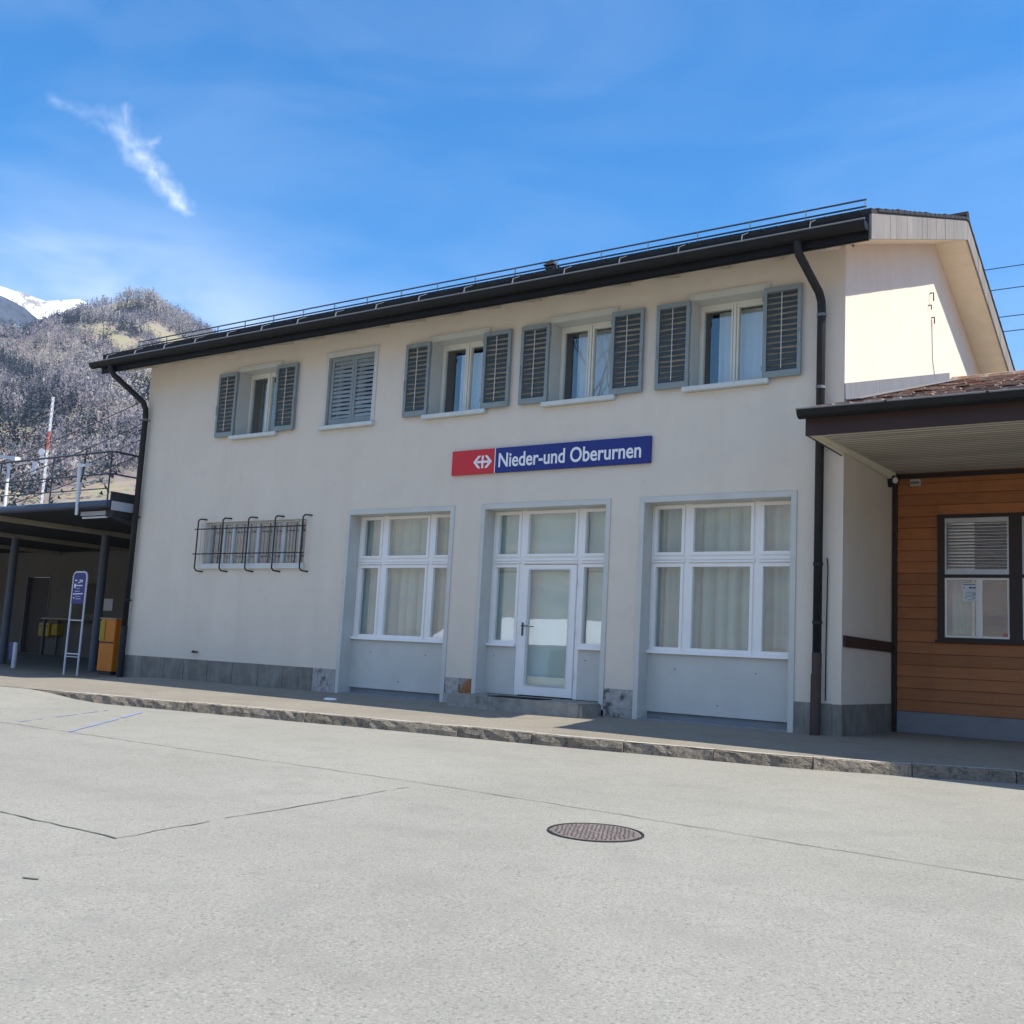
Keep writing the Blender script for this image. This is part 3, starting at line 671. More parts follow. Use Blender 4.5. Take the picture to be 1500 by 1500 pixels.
# ------------------------------------------------------------------ annex
AY = 2.17; A = thing('annex_building', (-.5, AY, 0), 'low annex with orange brown board cladding and mossy tiled roof beside the station', 'building')
AX1 = 9.0
mb = MB()      # lapped boards as profile
wz0, wz1 = .285, 3.5; n = 21; h = (wz1-wz0)/n
hole1 = (-3.375, -.55, 1.22, 2.90)
def board(xa, xb, za, zb): mb.hexa([(xa,AY-.026,za),(xb,AY-.026,za),(xb,AY+.1,za),(xa,AY+.1,za),(xa,AY-.008,zb),(xb,AY-.008,zb),(xb,AY+.1,zb),(xa,AY+.1,zb)])
for i in range(n):
    za, zb = wz0+i*h, wz0+(i+1)*h-.004
    if zb > hole1[2] and za < hole1[3]:
        a2, b2 = za, zb
        board(WR+.075, hole1[0]+.02, za, zb); board(hole1[1]-.02, AX1, za, zb)
        if za < hole1[2]-.01: board(hole1[0]+.02, hole1[1]-.02, za, hole1[2]+.03)
        elif zb > hole1[3]+.01: board(hole1[0]+.02, hole1[1]-.02, hole1[3]-.03, zb)
    else: board(WR+.075, AX1, za, zb)
mb.build('cladding', 'clad', A, weld=False)
mb = MB(); mb.box(WR+.002, AX1, AY+.101, AY+.2, .29, 1.25); mb.box(WR+.002, AX1, AY+.101, AY+.2, 2.87, 3.6); mb.box(WR+.002, hole1[0]+.03, AY+.101, AY+.2, 1.25, 2.87); mb.box(hole1[1]-.03, AX1, AY+.101, AY+.2, 1.25, 2.87)
mb.box(AX1-.1, AX1, AY+.201, 9, -.2, 5.2); mb.box(WR+.3, AX1-.1, 6.0, 6.1, -.2, 3.6); mb.box(WR+.01, AX1-.1, AY+.201, 6.0, -.1, .0)
mb.build('wall', 'darkroom', A)
mb = MB(); mb.box(WR+.013, AX1, AY-.01, AY+.1, -.15, .28); mb.build('plinth', 'greypaint', A)
mb = MB(); mb.box(WR+.014, WR+.073, AY-.04, AY+.1, -.1, 3.5); mb.build('corner_board', 'brown', A)
mb = MB(); mb.box(WR+.074, AX1, AY-.05, AY-.028, 3.41, 3.47); mb.build('frieze_board', 'window_brown', A)
# soffit boards (run along the wall)
SZ = lambda y: 3.49+(y-AY)*.028
mb = MB(); k = -1.24
while k < AY-.02:
    y0, y1 = k+.034, min(k+.118, AY+.02); mb.hexa([(WR+.06,y0,SZ(y0)),(AX1,y0,SZ(y0)),(AX1,y1,SZ(y1)),(WR+.06,y1,SZ(y1)),(WR+.06,y0,SZ(y0)+.0012),(AX1,y0,SZ(y0)+.0012),(AX1,y1,SZ(y1)+.0012),(WR+.06,y1,SZ(y1)+.0012)]); k += .118
mb.build('soffit', 'roofboard', A, weld=False)
mb = MB(); mb.hexa([(WR+.06,-1.25,SZ(-1.25)+.03),(AX1,-1.25,SZ(-1.25)+.03),(AX1,AY+.1,SZ(AY)+.03),(WR+.06,AY+.1,SZ(AY)+.03),(WR+.06,-1.25,SZ(-1.25)+.05),(AX1,-1.25,SZ(-1.25)+.05),(AX1,AY+.1,SZ(AY)+.05),(WR+.06,AY+.1,SZ(AY)+.05)]); mb.build('soffit_backing', 'window_brown', A)
mb = MB(); mb.box(WR-.03, AX1, -1.285, -1.262, 3.335, 3.53); mb.build('fascia', 'brown', A)
mb = MB(); mb.box(WR-.028, WR-.005, -1.2615, -.03, 3.34, 3.56); mb.build('end_board', 'brown', A)
mb = MB(); mb.box(WR-.0045, WR+.012, -1.2615, -.03, 3.345, 3.5); mb.box(WR+.0125, WR+.06, -1.2615, AY-.05, SZ(-1.2)-.012, SZ(AY)+.0); mb.build('end_lining', 'soffit', A)
# annex roof: rows of small weathered tiles
asl = .292; za_ = lambda y: 3.60+asl*(y+1.36) if y <= 5.7 else 3.60+asl*7.06-asl*(y-5.7)
mb = MB(); rows = 30; rl = 7.06/rows
for i in range(rows):
    y0 = -1.36+i*rl; y1 = y0+rl*1.25; x = WR+.006 if y0 > -.02 else WR-.05
    off = (i % 2)*.1; x += 0
    while x < AX1+.3:
        w = .19+random.uniform(-.03, .03); xe = min(x+w-off*.5, AX1+.3); off = 0
        l0, l1 = random.uniform(.012, .045), random.uniform(-.006, .004); yy = y0+random.uniform(-.03, .03); yy = max(yy, .002) if y0 >= 0 and False else yy
        if xe-x > .02:
            mb.hexa([(x+.004,yy,za_(yy)+l0-.018),(xe-.004,yy,za_(yy)+l0-.018+random.uniform(-.01,.01)),(xe-.004,y1,za_(y1)-.02),(x+.004,y1,za_(y1)-.02),(x+.004,yy,za_(yy)+l0),(xe-.004,yy,za_(yy)+l0),(xe-.004,y1,za_(y1)+l1),(x+.004,y1,za_(y1)+l1)])
        x = xe
mb.hexa([(WR+.006,-.02,za_(-.02)-.09),(AX1+.3,-.02,za_(-.02)-.09),(AX1+.3,5.7,za_(5.7)-.09),(WR+.006,5.7,za_(5.7)-.09),(WR+.006,-.02,za_(-.02)-.02),(AX1+.3,-.02,za_(-.02)-.02),(AX1+.3,5.7,za_(5.7)-.02),(WR+.006,5.7,za_(5.7)-.02)])
mb.hexa([(WR-.03,-1.34,za_(-1.34)-.09),(AX1+.3,-1.34,za_(-1.34)-.09),(AX1+.3,-.02,za_(-.02)-.09),(WR-.03,-.02,za_(-.02)-.09),(WR-.03,-1.34,za_(-1.34)-.02),(AX1+.3,-1.34,za_(-1.34)-.02),(AX1+.3,-.02,za_(-.02)-.02),(WR-.03,-.02,za_(-.02)-.02)])
mb.hexa([(WR+.52,5.7,za_(5.7)-.09),(AX1+.3,5.7,za_(5.7)-.09),(AX1+.3,10,za_(10)-.09),(WR+.52,10,za_(10)-.09),(WR+.52,5.7,za_(5.7)),(AX1+.3,5.7,za_(5.7)),(AX1+.3,10,za_(10)),(WR+.52,10,za_(10))])
mb.tube([(WR+.02,5.7,za_(5.7)+.02),(AX1+.3,5.7,za_(5.7)+.02)], .07, 8)
ar = mb.build('roof', 'moss', A, weld=False)
mb = MB()      # zinc apron against the gable wall
mb.hexa([(WR+.003,-.01,za_(0)-.02),(WR+.02,-.01,za_(0)-.02),(WR+.02,5.55,za_(5.55)-.02),(WR+.003,5.55,za_(5.55)-.02),(WR+.003,-.01,za_(0)+.25),(WR+.012,-.01,za_(0)+.25),(WR+.012,5.55,za_(5.55)+.17),(WR+.003,5.55,za_(5.55)+.17)])
mb.hexa([(WR+.02,-.01,za_(0)+.03),(WR+.2,-.01,za_(0)+.04),(WR+.2,5.55,za_(5.55)+.04),(WR+.02,5.55,za_(5.55)+.03),(WR+.02,-.01,za_(0)+.05),(WR+.2,-.01,za_(0)+.05),(WR+.2,5.55,za_(5.55)+.05),(WR+.02,5.55,za_(5.55)+.05)])
mb.build('flashing', 'flash', ar)
# annex gutter
mb = MB(); ay, az, rr_ = -1.39, 3.60, .095
for i in range(8):
    a0, a1 = math.pi*i/8, math.pi*(i+1)/8; g = lambda x, a, r: (x, ay-r*math.cos(a), az-r*math.sin(a))
    mb.quad(g(WR-.07,a0,rr_), g(AX1+.4,a0,rr_), g(AX1+.4,a1,rr_), g(WR-.07,a1,rr_)); mb.quad(g(WR-.07,a1,rr_-.006), g(AX1+.4,a1,rr_-.006), g(AX1+.4,a0,rr_-.006), g(WR-.07,a0,rr_-.006))
mb.poly([(WR-.07, ay-rr_*math.cos(math.pi*i/8), az-rr_*math.sin(math.pi*i/8)) for i in range(9)])
for i in range(12): x = WR+.9+i*1.0; mb.tube([(x-.012, ay-rr_-.004, az+.002), (x+.012, ay-rr_-.004, az+.002)], .012, 6)
ag = mb.build('gutter', 'gutter', A, weld=False)
mb = MB(); mb.tube([(WR-.075, ay-rr_, az+.004), (AX1+.4, ay-rr_, az+.004)], .011, 6)
mb.build('gutter_bead', 'gutter_edge', ag)
for i in range(24):
    x = WR+.03+i*.5; mb = MB(); mb.bar((x, ay-rr_+.004, az+.01), (x, -1.3, 3.66), .024, .008); mb.build('gutter_hook', 'steel', ag)
# annex windows: dark frame, venetian blind above, sliding sash below, twice
mb = MB(); fy = AY-.045
cols = [(-3.285,-2.50),(-2.345,-1.56),(-1.405,-.64)]
mb.panel(-3.375, -.55, 1.22, 2.90, [(a, b, 2.10, 2.85) for a, b in cols]+[(a, b, 1.272, 2.055) for a, b in cols], fy, AY+.1)
mb.box(-3.40, -.53, fy-.03, fy, 1.205, 1.235)
wf = mb.build('window', 'window_brown', A)
for a, b in cols:
    mb = MB(); ring(mb, a, b, 2.10, 2.85, .024, fy+.012, fy+.05); mb.box(a+.024, b-.024, fy+.012, fy+.05, 2.124, 2.165); mb.box(a+.024, b-.024, fy+.012, fy+.045, 2.79, 2.826)
    zz = 2.185; k = 0
    while zz < 2.785:
        tl = random.uniform(-.006, .006); mb.hexa([(a+.026,fy+.022,zz+tl),(b-.026,fy+.022,zz-tl),(b-.026,fy+.046,zz+.016-tl),(a+.026,fy+.046,zz+.016+tl),(a+.026,fy+.022,zz+.004+tl),(b-.026,fy+.022,zz+.004-tl),(b-.026,fy+.046,zz+.02-tl),(a+.026,fy+.046,zz+.02+tl)]); zz += .043
    mb.build('blind', 'steel', wf)
    mb = MB(); xm = (a+b)/2+.02; mb.panel(a, b, 1.272, 2.055, [(a+.026, xm-.03, 1.30, 2.03), (xm+.05, b-.022, 1.30, 2.03)], fy+.012, fy+.055); mb.box(xm-.012, xm+.028, fy+.002, fy+.012, 1.28, 2.05); mb.build('sash', 'white', wf)
    mb = MB(); mb.box(a+.02, b-.02, fy+.034, fy+.039, 1.29, 2.04); mb.box(a+.02, b-.02, fy+.06, fy+.065, 2.12, 2.83); mb.build('pane', 'glass', wf)
curtain('curtain', -3.25, -2.98, 1.24, 2.1, AY+.16, .018, 3, 'curtain', 'grey curtain at the left side of the dark framed annex window')
t = thing('paper_notice', (-3.02, fy+.03, 1.8), 'white paper notice with dark print taped inside the annex window', 'notice')
mb = MB(); mb.hexa([(-3.06,fy+.027,1.745),(-2.885,fy+.027,1.745),(-2.885,fy+.0335,1.745),(-3.06,fy+.0335,1.745),(-3.08,fy+.027,1.985),(-2.885,fy+.027,1.985),(-2.885,fy+.0335,1.985),(-3.08,fy+.0335,1.985)]); mb.build('sheet', 'paper', t)
mb = MB(); yq = fy+.0255
for (xa, xb, zz, hh) in ((-3.062,-2.90,1.962,.01),(-2.985,-2.955,1.915,.026),(-2.945,-2.90,1.918,.018),(-3.055,-3.045,1.915,.02),(-3.03,-2.90,1.868,.004),(-3.03,-2.91,1.853,.004),(-2.94,-2.895,1.84,.007),(-3.03,-2.9,1.825,.004),(-3.03,-2.92,1.808,.004),(-2.95,-2.9,1.79,.006),(-3.035,-3.02,1.785,.012),(-3.0,-2.93,1.77,.004)):
    mb.box(xa, xb, yq, yq+.001, zz, zz+hh)
mb.build('print', 'ink', t)
mb = MB(); mb.box(-2.585, -2.525, fy+.029, fy+.033, 1.302, 1.345); tag(mb.build('sticker', 'redlabel'), 'small pale red sticker in the lower corner of the annex window', 'sticker')
# wooden rub rail on the return wall
mb = MB(); mb.box(WR+.002, WR+.035, .04, AY-.045, 1.045, 1.18); mb.build('rub_rail', 'brown', A, bevel=.004)
# round lamp in the corner and alarm box
t = thing('wall_lamp', (WR, 2.0, 3.36), 'small black round lamp tucked in the corner under the annex soffit', 'lamp')
mb = MB(); mb.tube([(WR+.002,1.99,3.36),(WR+.035,1.985,3.36),(WR+.06,1.96,3.36),(WR+.095,1.94,3.36)], [.085,.085,.075,.07], 16); mb.build('housing', 'black', t, smooth=False)
mb = MB(); mb.tube([(WR+.094,1.94,3.36),(WR+.115,1.93,3.355)], [.05,.03], 14); mb.build('lens', 'mastwhite', t)
t = thing('alarm_box', (-3.65, AY-.05, 3.35), 'small beige plastic box fixed to the top of the orange cladding', 'box')
mb = MB(); mb.box(-3.725, -3.59, AY-.075, AY-.02, 3.305, 3.395); mb.build('case', 'beige', t, bevel=.006)
mb = MB(); mb.box(-3.715, -3.60, AY-.0785, AY-.0755, 3.328, 3.362); mb.build('cover', 'shelter', t)

# ------------------------------------------------------------------ platform shelter, left
P_ = thing('platform_shelter', (-24, 3, -.1), 'dark flat roofed platform shelter with grey posts left of the station', 'shelter')
CX0, CX1, CY0, CY1 = -42.0, -17.78, -.5, 6.4
mb = MB(); mb.box(CX0, CX1, CY0, CY1, 3.12, 3.24); cr_ = mb.build('roof', 'canopy', P_)
mb = MB(); mb.tube([(CX0, CY0-.03, 3.2), (CX1-.02, CY0-.03, 3.2)], .075, 10); mb.build('gutter', 'canopy_edge', cr_)
mb = MB(); mb.box(CX1-.03, CX1+.0, CY0-.02, .35, 3.26, 3.44); mb.box(CX0, CX1-.031, CY0+.02, CY0+.05, 3.241, 3.26); mb.build('end_cap', 'canopy', cr_)
mb = MB(); mb.box(CX1+.001, CX1+.022, CY0, .33, 3.085, 3.258); mb.build('end_panel', 'lightpanel', cr_)
mb = MB(); mb.box(CX1-.3, CX1-.02, CY0+.1, .3, 2.98, 3.115); mb.bar((CX1-.06, CY0+.05, 2.98), (CX1-.0, .6, 2.72), .07, .07); mb.build('edge_beam', 'canopy', cr_)
for x in (-21.93, -25.7, -29.5, -33.3):
    mb = MB(); mb.hexa([(x-.09,CY0+.05,3.02),(x+.09,CY0+.05,3.02),(x+.09,CY1-.5,3.02),(x-.09,CY1-.5,3.02),(x-.09,CY0+.05,3.117),(x+.09,CY0+.05,3.117),(x+.09,CY1-.5,3.117),(x-.09,CY1-.5,3.117)]); mb.build('roof_beam', 'beam', P_)
    mb = MB(); mb.tube([(x, 2.3, -.25), (x, 2.3, 3.018)], .095, 14); p = mb.build('post', 'post', P_)
    mb = MB(); mb.box(x-.15, x+.15, 2.15, 2.45, -.16, -.115); mb.build('base_plate', 'post', p)
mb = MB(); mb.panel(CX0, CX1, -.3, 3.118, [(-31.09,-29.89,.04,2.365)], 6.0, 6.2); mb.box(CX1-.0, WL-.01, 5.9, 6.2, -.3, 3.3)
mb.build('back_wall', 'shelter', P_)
mb = MB(); mb.box(-31.07, -29.91, 6.06, 6.11, .03, 2.35); d = mb.build('door', 'door_dark', P_)
mb = MB(); mb.tube([(-30.05,6.05,1.1),(-30.05,5.99,1.1),(-30.17,5.99,1.1)], .015, 6); mb.build('handle', 'steel', d)
mb = MB(); ring(mb, -31.13, -29.85, .0, 2.41, .05, 5.98, 6.0); mb.build('door_frame', 'post', d)
mb = MB(); mb.box(-28.05, -27.5, 5.96, 5.995, 1.28, 2.17); tag(mb.build('notice_board', 'door_dark'), 'dark notice board on the shelter back wall right of the door', 'board')
mb = MB(); mb.box(-27.09, -26.68, 5.975, 5.995, 1.40, 1.74); tag(mb.build('wall_poster', 'paper'), 'pale poster on the shelter wall above the orange box', 'poster')
# railing on the shelter roof
mb = MB(); 
for z in (4.37, 3.92): mb.tube([(CX0, 0, z), (-18.72, 0, z), (-18.62, .06, z), (-18.62, 6, z)], .022 if z > 4 else .017, 8)
mb.tube([(CX0, 0, 3.62), (-18.7, 0, 3.62)], .012, 6)
rl = mb.build('roof_railing', 'darksteel', P_)
for x, y in [(-18.66-2.0*i, 0) for i in range(12)]+[(-18.62, 1.6), (-18.62, 3.4), (-18.62, 5.2)]:
    mb = MB(); mb.tube([(x, y, 3.2), (x, y, 4.37)], .018, 6); mb.build('railing_post', 'darksteel', rl)
# white bracket pole at the shelter edge with small floodlight, and tube light
t = thing('floodlight_pole', (-18.72, -.62, 3.0), 'short white pole with small floodlight clamped to the shelter roof edge', 'light pole')
mb = MB(); mb.tube([(-18.72,-.6,3.0),(-18.73,-.6,3.25),(-18.74,-.6,3.55),(-18.75,-.6,4.02)], [.03,.032,.05,.055], 10); mb.build('pole', 'mastwhite', t)
mb = MB(); mb.tube([(-18.73,-.6,3.6),(-18.66,-.6,3.75),(-18.6,-.6,4.26),(-18.56,-.6,4.25)], .018, 6); mb.build('bracket', 'darksteel', t)
mb = MB(); mb.hexa([(-18.66,-.68,3.93),(-18.5,-.68,3.93),(-18.46,-.56,3.96),(-18.62,-.56,3.96),(-18.66,-.68,3.98),(-18.5,-.68,3.98),(-18.46,-.56,4.02),(-18.62,-.56,4.02)]); mb.build('lamp_head', 'mastwhite', t)
t = thing('tube_light', (-18.5, -.3, 3.0), 'slim white tube light under the shelter roof edge', 'light')
mb = MB(); mb.box(-18.95, -18.1, -.36, -.28, 3.02, 3.1); mb.build('housing', 'lightpanel', t)
mb = MB(); mb.tube([(-18.93,-.32,2.985),(-18.12,-.32,2.985)], .02, 8); mb.build('tube', 'mastwhite', t)

# sign stand with blue panel
zg = z_pave(-19.7, .3)
t = thing('sign_stand', (-19.73, .3, zg), 'tall narrow white tube stand carrying a blue panel before the shelter', 'sign')
xa, xb = -19.96, -19.5
mb = MB(); top = 1.97; mb.tube([(xa,.3,zg),(xa,.3,top-.09),(xa+.03,.3,top-.025),(xa+.09,.3,top),(xb-.09,.3,top),(xb-.03,.3,top-.025),(xb,.3,top-.09),(xb,.3,zg)], .021, 8)
mb.tube([(xa,.3,.98),(xb,.3,.98)], .012, 6); mb.tube([(xa,.3,.30),(xb,.3,.30)], .016, 6); mb.tube([(xa,.3,.24),(xb,.3,.24)], .01, 6); mb.build('frame', 'mastwhite', t)
mb = MB(); mb.box(xa+.022, xb-.022, .285, .315, 1.32, top-.025); pn = mb.build('panel', 'blue', t)
mb = MB(); Y0, Y1 = .281, .2845
def mk(u0, u1, v0, v1, sk=0):   # strokes of the weathered lettering (u across, v up)
    X0, X1 = xa+.03+(xb-xa-.06)*u0, xa+.03+(xb-xa-.06)*u1; Z0, Z1 = 1.33+.6*v0, 1.33+.6*v1
    mb.hexa([(X0,Y0,Z0),(X1,Y0,Z0+sk),(X1,Y1,Z0+sk),(X0,Y1,Z0),(X0,Y0,Z1),(X1,Y0,Z1+sk),(X1,Y1,Z1+sk),(X0,Y1,Z1)])
for q in ((.12,.3,.76,.80),(.5,.78,.77,.80),(.68,.78,.72,.765),(.4,.66,.68,.71,.02),(.1,.8,.585,.62),(.1,.24,.62,.66),(.1,.22,.52,.58),(.26,.62,.5,.512),(.2,.6,.40,.415),(.05,.9,.29,.325,.012),(.1,.2,.16,.20),(.3,.75,.14,.155),(.25,.7,.22,.23)): mk(*q)
mb.build('lettering', 'sign_white', pn)
# orange box, yellow box, table, bollard
zg = z_pave(-20.2, 1.5)
t = thing('orange_container', (-20.2, 1.6, zg), 'orange cabinet with two stacked compartments standing beside the station corner', 'cabinet')
mb = MB(); mb.box(-20.48, -19.95, 1.4, 1.9, zg+.08, 1.06); mb.build('body', 'orange', t, bevel=.012)
mb = MB(); mb.box(-20.475, -20.30, 1.385, 1.399, .60, 1.02); mb.build('door', 'yellow', t)
mb = MB(); mb.box(-20.46, -19.97, 1.384, 1.3985, .545, .575); mb.build('slot', 'black', t)
mb = MB(); mb.box(-20.44, -20.0, 1.42, 1.88, zg-.02, zg+.08); mb.build('base', 'black', t)
mb = MB(); mb.box(-20.5, -19.93, 1.38, 1.92, 1.06, 1.085); mb.build('lid', 'beam', t)
t = thing('yellow_box', (-29.4, 5.9, .6), 'yellow wall box under the shelter right of the dark door', 'box')
mb = MB(); mb.box(-29.85, -29.3, 5.75, 5.995, .58, .97); mb.box(-29.28,-28.98,5.8,5.995,.62,.95); mb.build('body', 'yellow', t, bevel=.012)
mb = MB(); mb.box(-29.78, -29.38, 5.742, 5.75, .86, .89); mb.build('slot', 'black', t)
zg = z_pave(-28.6, 5.6)
t = thing('shelter_table', (-28.6, 5.7, zg), 'plain table with a thin pale top against the shelter wall', 'table')
mb = MB(); mb.box(-29.2, -27.2, 5.4, 5.98, 1.08, 1.12); mb.build('table_top', 'beam', t)
for x in (-29.1, -27.3):
    for y in (5.46, 5.9): mb = MB(); mb.box(x-.03, x+.03, y-.03, y+.03, zg, 1.08); mb.build('leg', 'post', t)
zg = z_pave(-23, 1.0)
t = thing('marker_post', (-23.05, 1.0, zg), 'short white and blue marker post on the shelter floor beside the leftmost grey post', 'post')
mb = MB(); mb.tube([(-22.98,1.0,zg),(-22.98,1.0,.44)], .05, 10); mb.build('tube', 'mastwhite', t)
mb = MB(); mb.box(-23.2, -23.035, .985, 1.015, .05, .44); mb.build('plate', 'blue', t)
mb = MB(); mb.tube([(-11.03,-1.2,z_pave(-11.03,-1.2)-.002),(-11.03,-1.2,z_pave(-11.03,-1.2)+.022)], [.10,.075], 14); tag(mb.build('surface_stud', 'sign_white'), 'small white disc lying on the pavement near the left display window', 'disc')
zg = z_pave(-20.9, 2.0)
t = thing('litter_bin', (-21.2, 1.9, zg), 'dark litter bin with a pale bag behind the sign stand', 'bin')
mb = MB(); mb.tube([(-21.2,2.6,zg),(-21.2,2.6,.45),(-21.2,2.6,.52)], [.2,.23,.2], 14); mb.build('drum', 'post', t)
mb = MB(); mb.tube([(-21.2,2.6,.521),(-21.2,2.6,.55)], [.21,.1], 12); mb.build('bag', 'paper', t)

# ------------------------------------------------------------------ lamps, mast, wires behind
t = thing('street_lamp', (-36.42, 8, -.1), 'slender white street lamp with flat head beyond the shelter roof', 'street lamp')
mb = MB(); mb.tube([(-36.42,8,-.3),(-36.42,8,3),(-36.46,8,6.72)], [.08,.07,.05], 10); mb.build('pole', 'mastwhite', t)
mb = MB(); mb.hexa([(-37.0,7.9,6.85),(-35.95,7.9,6.68),(-35.95,8.1,6.68),(-37.0,8.1,6.85),(-37.0,7.9,6.95),(-35.95,7.9,6.82),(-35.95,8.1,6.82),(-37.0,8.1,6.95)]); mb.build('lamp_head', 'mastwhite', t)
t = thing('antenna_mast', (-120, 60, 0), 'tall red and white banded antenna mast far behind the shelter', 'mast')
def mast_seg(z0, z1, m, nm='mast_section'):
    mb = MB()
    for sx, sy in ((-1,-1),(1,-1),(1,1),(-1,1)): mb.bar((-120+sx*.10,60+sy*.10,z0), (-120+sx*.08,60+sy*.08,z1), .045)
    k = z0
    while k < z1-.3:
        for s in (-1, 1): mb.bar((-120-.13*s,59.87,k), (-120+.13*s,59.87,min(k+.65,z1)), .05); mb.bar((-119.87,60-.13*s,k), (-119.87,60+.13*s,min(k+.65,z1)), .05)
        k += .65
    mb.build(nm, m, t)
for a, b, m in ((0,8,'mastwhite'),(8,12,'mastred'),(12,16,'mastwhite'),(16,18,'mastwhite'),(18,22.6,'mastwhite'),(22.6,24.9,'mastred'),(24.9,29.2,'mastwhite')): mast_seg(a, b, m)
for dx, z in ((-.9,20.6),(.5,21.2),(-1.3,19.9),(.1,22.2)):
    mb = MB(); c = Vector((-120+dx, 59.2, z)); mb.tube([c+Vector((0,.3,0)), c+Vector((.05,.1,0)), c+Vector((.1,-.05,0))], [.12,.38,.44], 14); mb.build('dish', 'mastwhite', t)
def wire(p, q, sag, r, label, group='overhead wires behind the station'):
    P = []
    for i in range(21):
        u = i/20; P.append((p[0]+(q[0]-p[0])*u, p[1]+(q[1]-p[1])*u, p[2]+(q[2]-p[2])*u-sag*4*u*(1-u)))
    mb = MB(); mb.tube(P, r, 5); return tag(mb.build('overhead_wire', 'iron'), label, 'wire', group)
for z, lab in ((9.91,'topmost of the four thin wires at the right edge of the sky'),(9.41,'second highest thin wire at the right edge of the sky'),(8.77,'third thin wire from the top at the right edge of the sky'),(8.43,'lowest of the four thin wires at the right edge of the sky')):
    wire((-12, 12, z), (34, 12.3, z+.3), .15, .011, lab)
for (x0_, z0_), z1_, lab in (((-62,6.9),11.3,'highest thin wire sloping across the wooded hill left of the station'),((-58,6.35),10.4,'middle thin wire sloping across the wooded hill left of the station'),((-58,5.55),9.75,'third thin wire sloping across the wooded hill above the railing'),((-58,5.3),9.0,'lowest thin wire sloping across the wooded hill close above the railing')):
    wire((x0_, 14.4, z0_), (-33.5, 14, z1_), .55, .02, lab)
def cat_mast(x, y, h, label):
    t = thing('wire_mast', (x, y, -.2), label, 'mast', 'wire masts behind the station')
    mb = MB(); mb.tube([(x,y,-.3),(x,y,h)], [.13,.08], 10); mb.build('pole', 'steel', t)
    mb = MB(); 
    for z in (h-.3, h-1.2, h-2.0): mb.bar((x-.6,y,z), (x+.6,y,z), .06)
    mb.build('cross_arm', 'steel', t)
cat_mast(-33.5, 14, 11.4, 'grey steel mast carrying the sloping wires behind the station')
cat_mast(-12, 12, 10.1, 'grey steel mast carrying the level wires behind the station')

# ------------------------------------------------------------------ valley: hills, snow peak, forest
def interp(t, pts):
    for (a, ya), (b, yb) in zip(pts, pts[1:]):
        if t <= b: u = max(0, (t-a)/(b-a)); u = u*u*(3-2*u)*.5+u*.5; return ya+(yb-ya)*u
    return pts[-1][1]
# height of the near ridge (tangent of its elevation) by bearing, degrees clockwise from +y
RID = [(-180,10),(-164,10),(-158.5,16.6),(-155,13.2),(-150,8.5),(-130,8),(-110,9),(-90,12),(-75,14.2),(-66,14.0),(-61.5,14.2),(-60,15.3),(-58.5,16.15),(-57.6,16.55),(-56.4,16.95),(-55.3,16.85),(-54.4,16.2),(-53.5,15.85),(-52.4,15.5),(-51.5,15.0),(-48,13.0),(-40,11),(-20,9.5),(10,8),(40,10),(80,10),(120,9),(150,9),(180,10)]
_oct = [(rng.uniform(-1,1,2), rng.uniform(0,6.28)) for _ in range(60)]
def fbm(x, y, wl, octs=5, seed=0):
    s = 0; a = 1.0
    for k in range(octs):
        f_ = 2*math.pi/wl*(1.9**k)
        for m_ in range(3):
            d, ph = _oct[(seed*7+k*3+m_) % 60]; n_ = math.hypot(*d)+1e-6
            s += a*math.sin((x*d[0]+y*d[1])/n_*f_+ph+1.3*math.sin((x*d[1]-y*d[0])/n_*f_*.6+ph*2))/3
        a *= .5
    return s
RR = 900.0
def hill_h(x, y):
    r = math.hypot(x, y); az = math.degrees(math.atan2(x, y))
    H = RR*math.tan(R(interp(az, RID)))
    t = (r-100)/(RR-100)
    if t <= 0: return -.6
    base = H*t**1.25 if t <= 1 else H*(1+.25*(t-1))-H*2.6*(t-1)**1.4
    nz = fbm(x, y, 260, 5, 1)*16*min(1, t*2.2)*(1 if t < .8 else max(.25, 1-(t-.8)*3.2))
    return base+nz-.6
def ring_mesh(name, azs, rs, hf, m):
    v = []; f = []; n_ = len(rs)
    for a in azs:
        for r in rs: x, y = r*math.sin(R(a)), r*math.cos(R(a)); v.append((x, y, hf(x, y)))
    for i in range(len(azs)-1):
        for j in range(n_-1): k = i*n_+j; f.append((k, k+1, k+n_+1, k+n_))
    me = bpy.data.meshes.new(name); me.from_pydata(v, [], f); me.materials.append(m); me.polygons.foreach_set('use_smooth', [True]*len(f))
    o = bpy.data.objects.new(name, me); COL.objects.link(o); return struct(o)
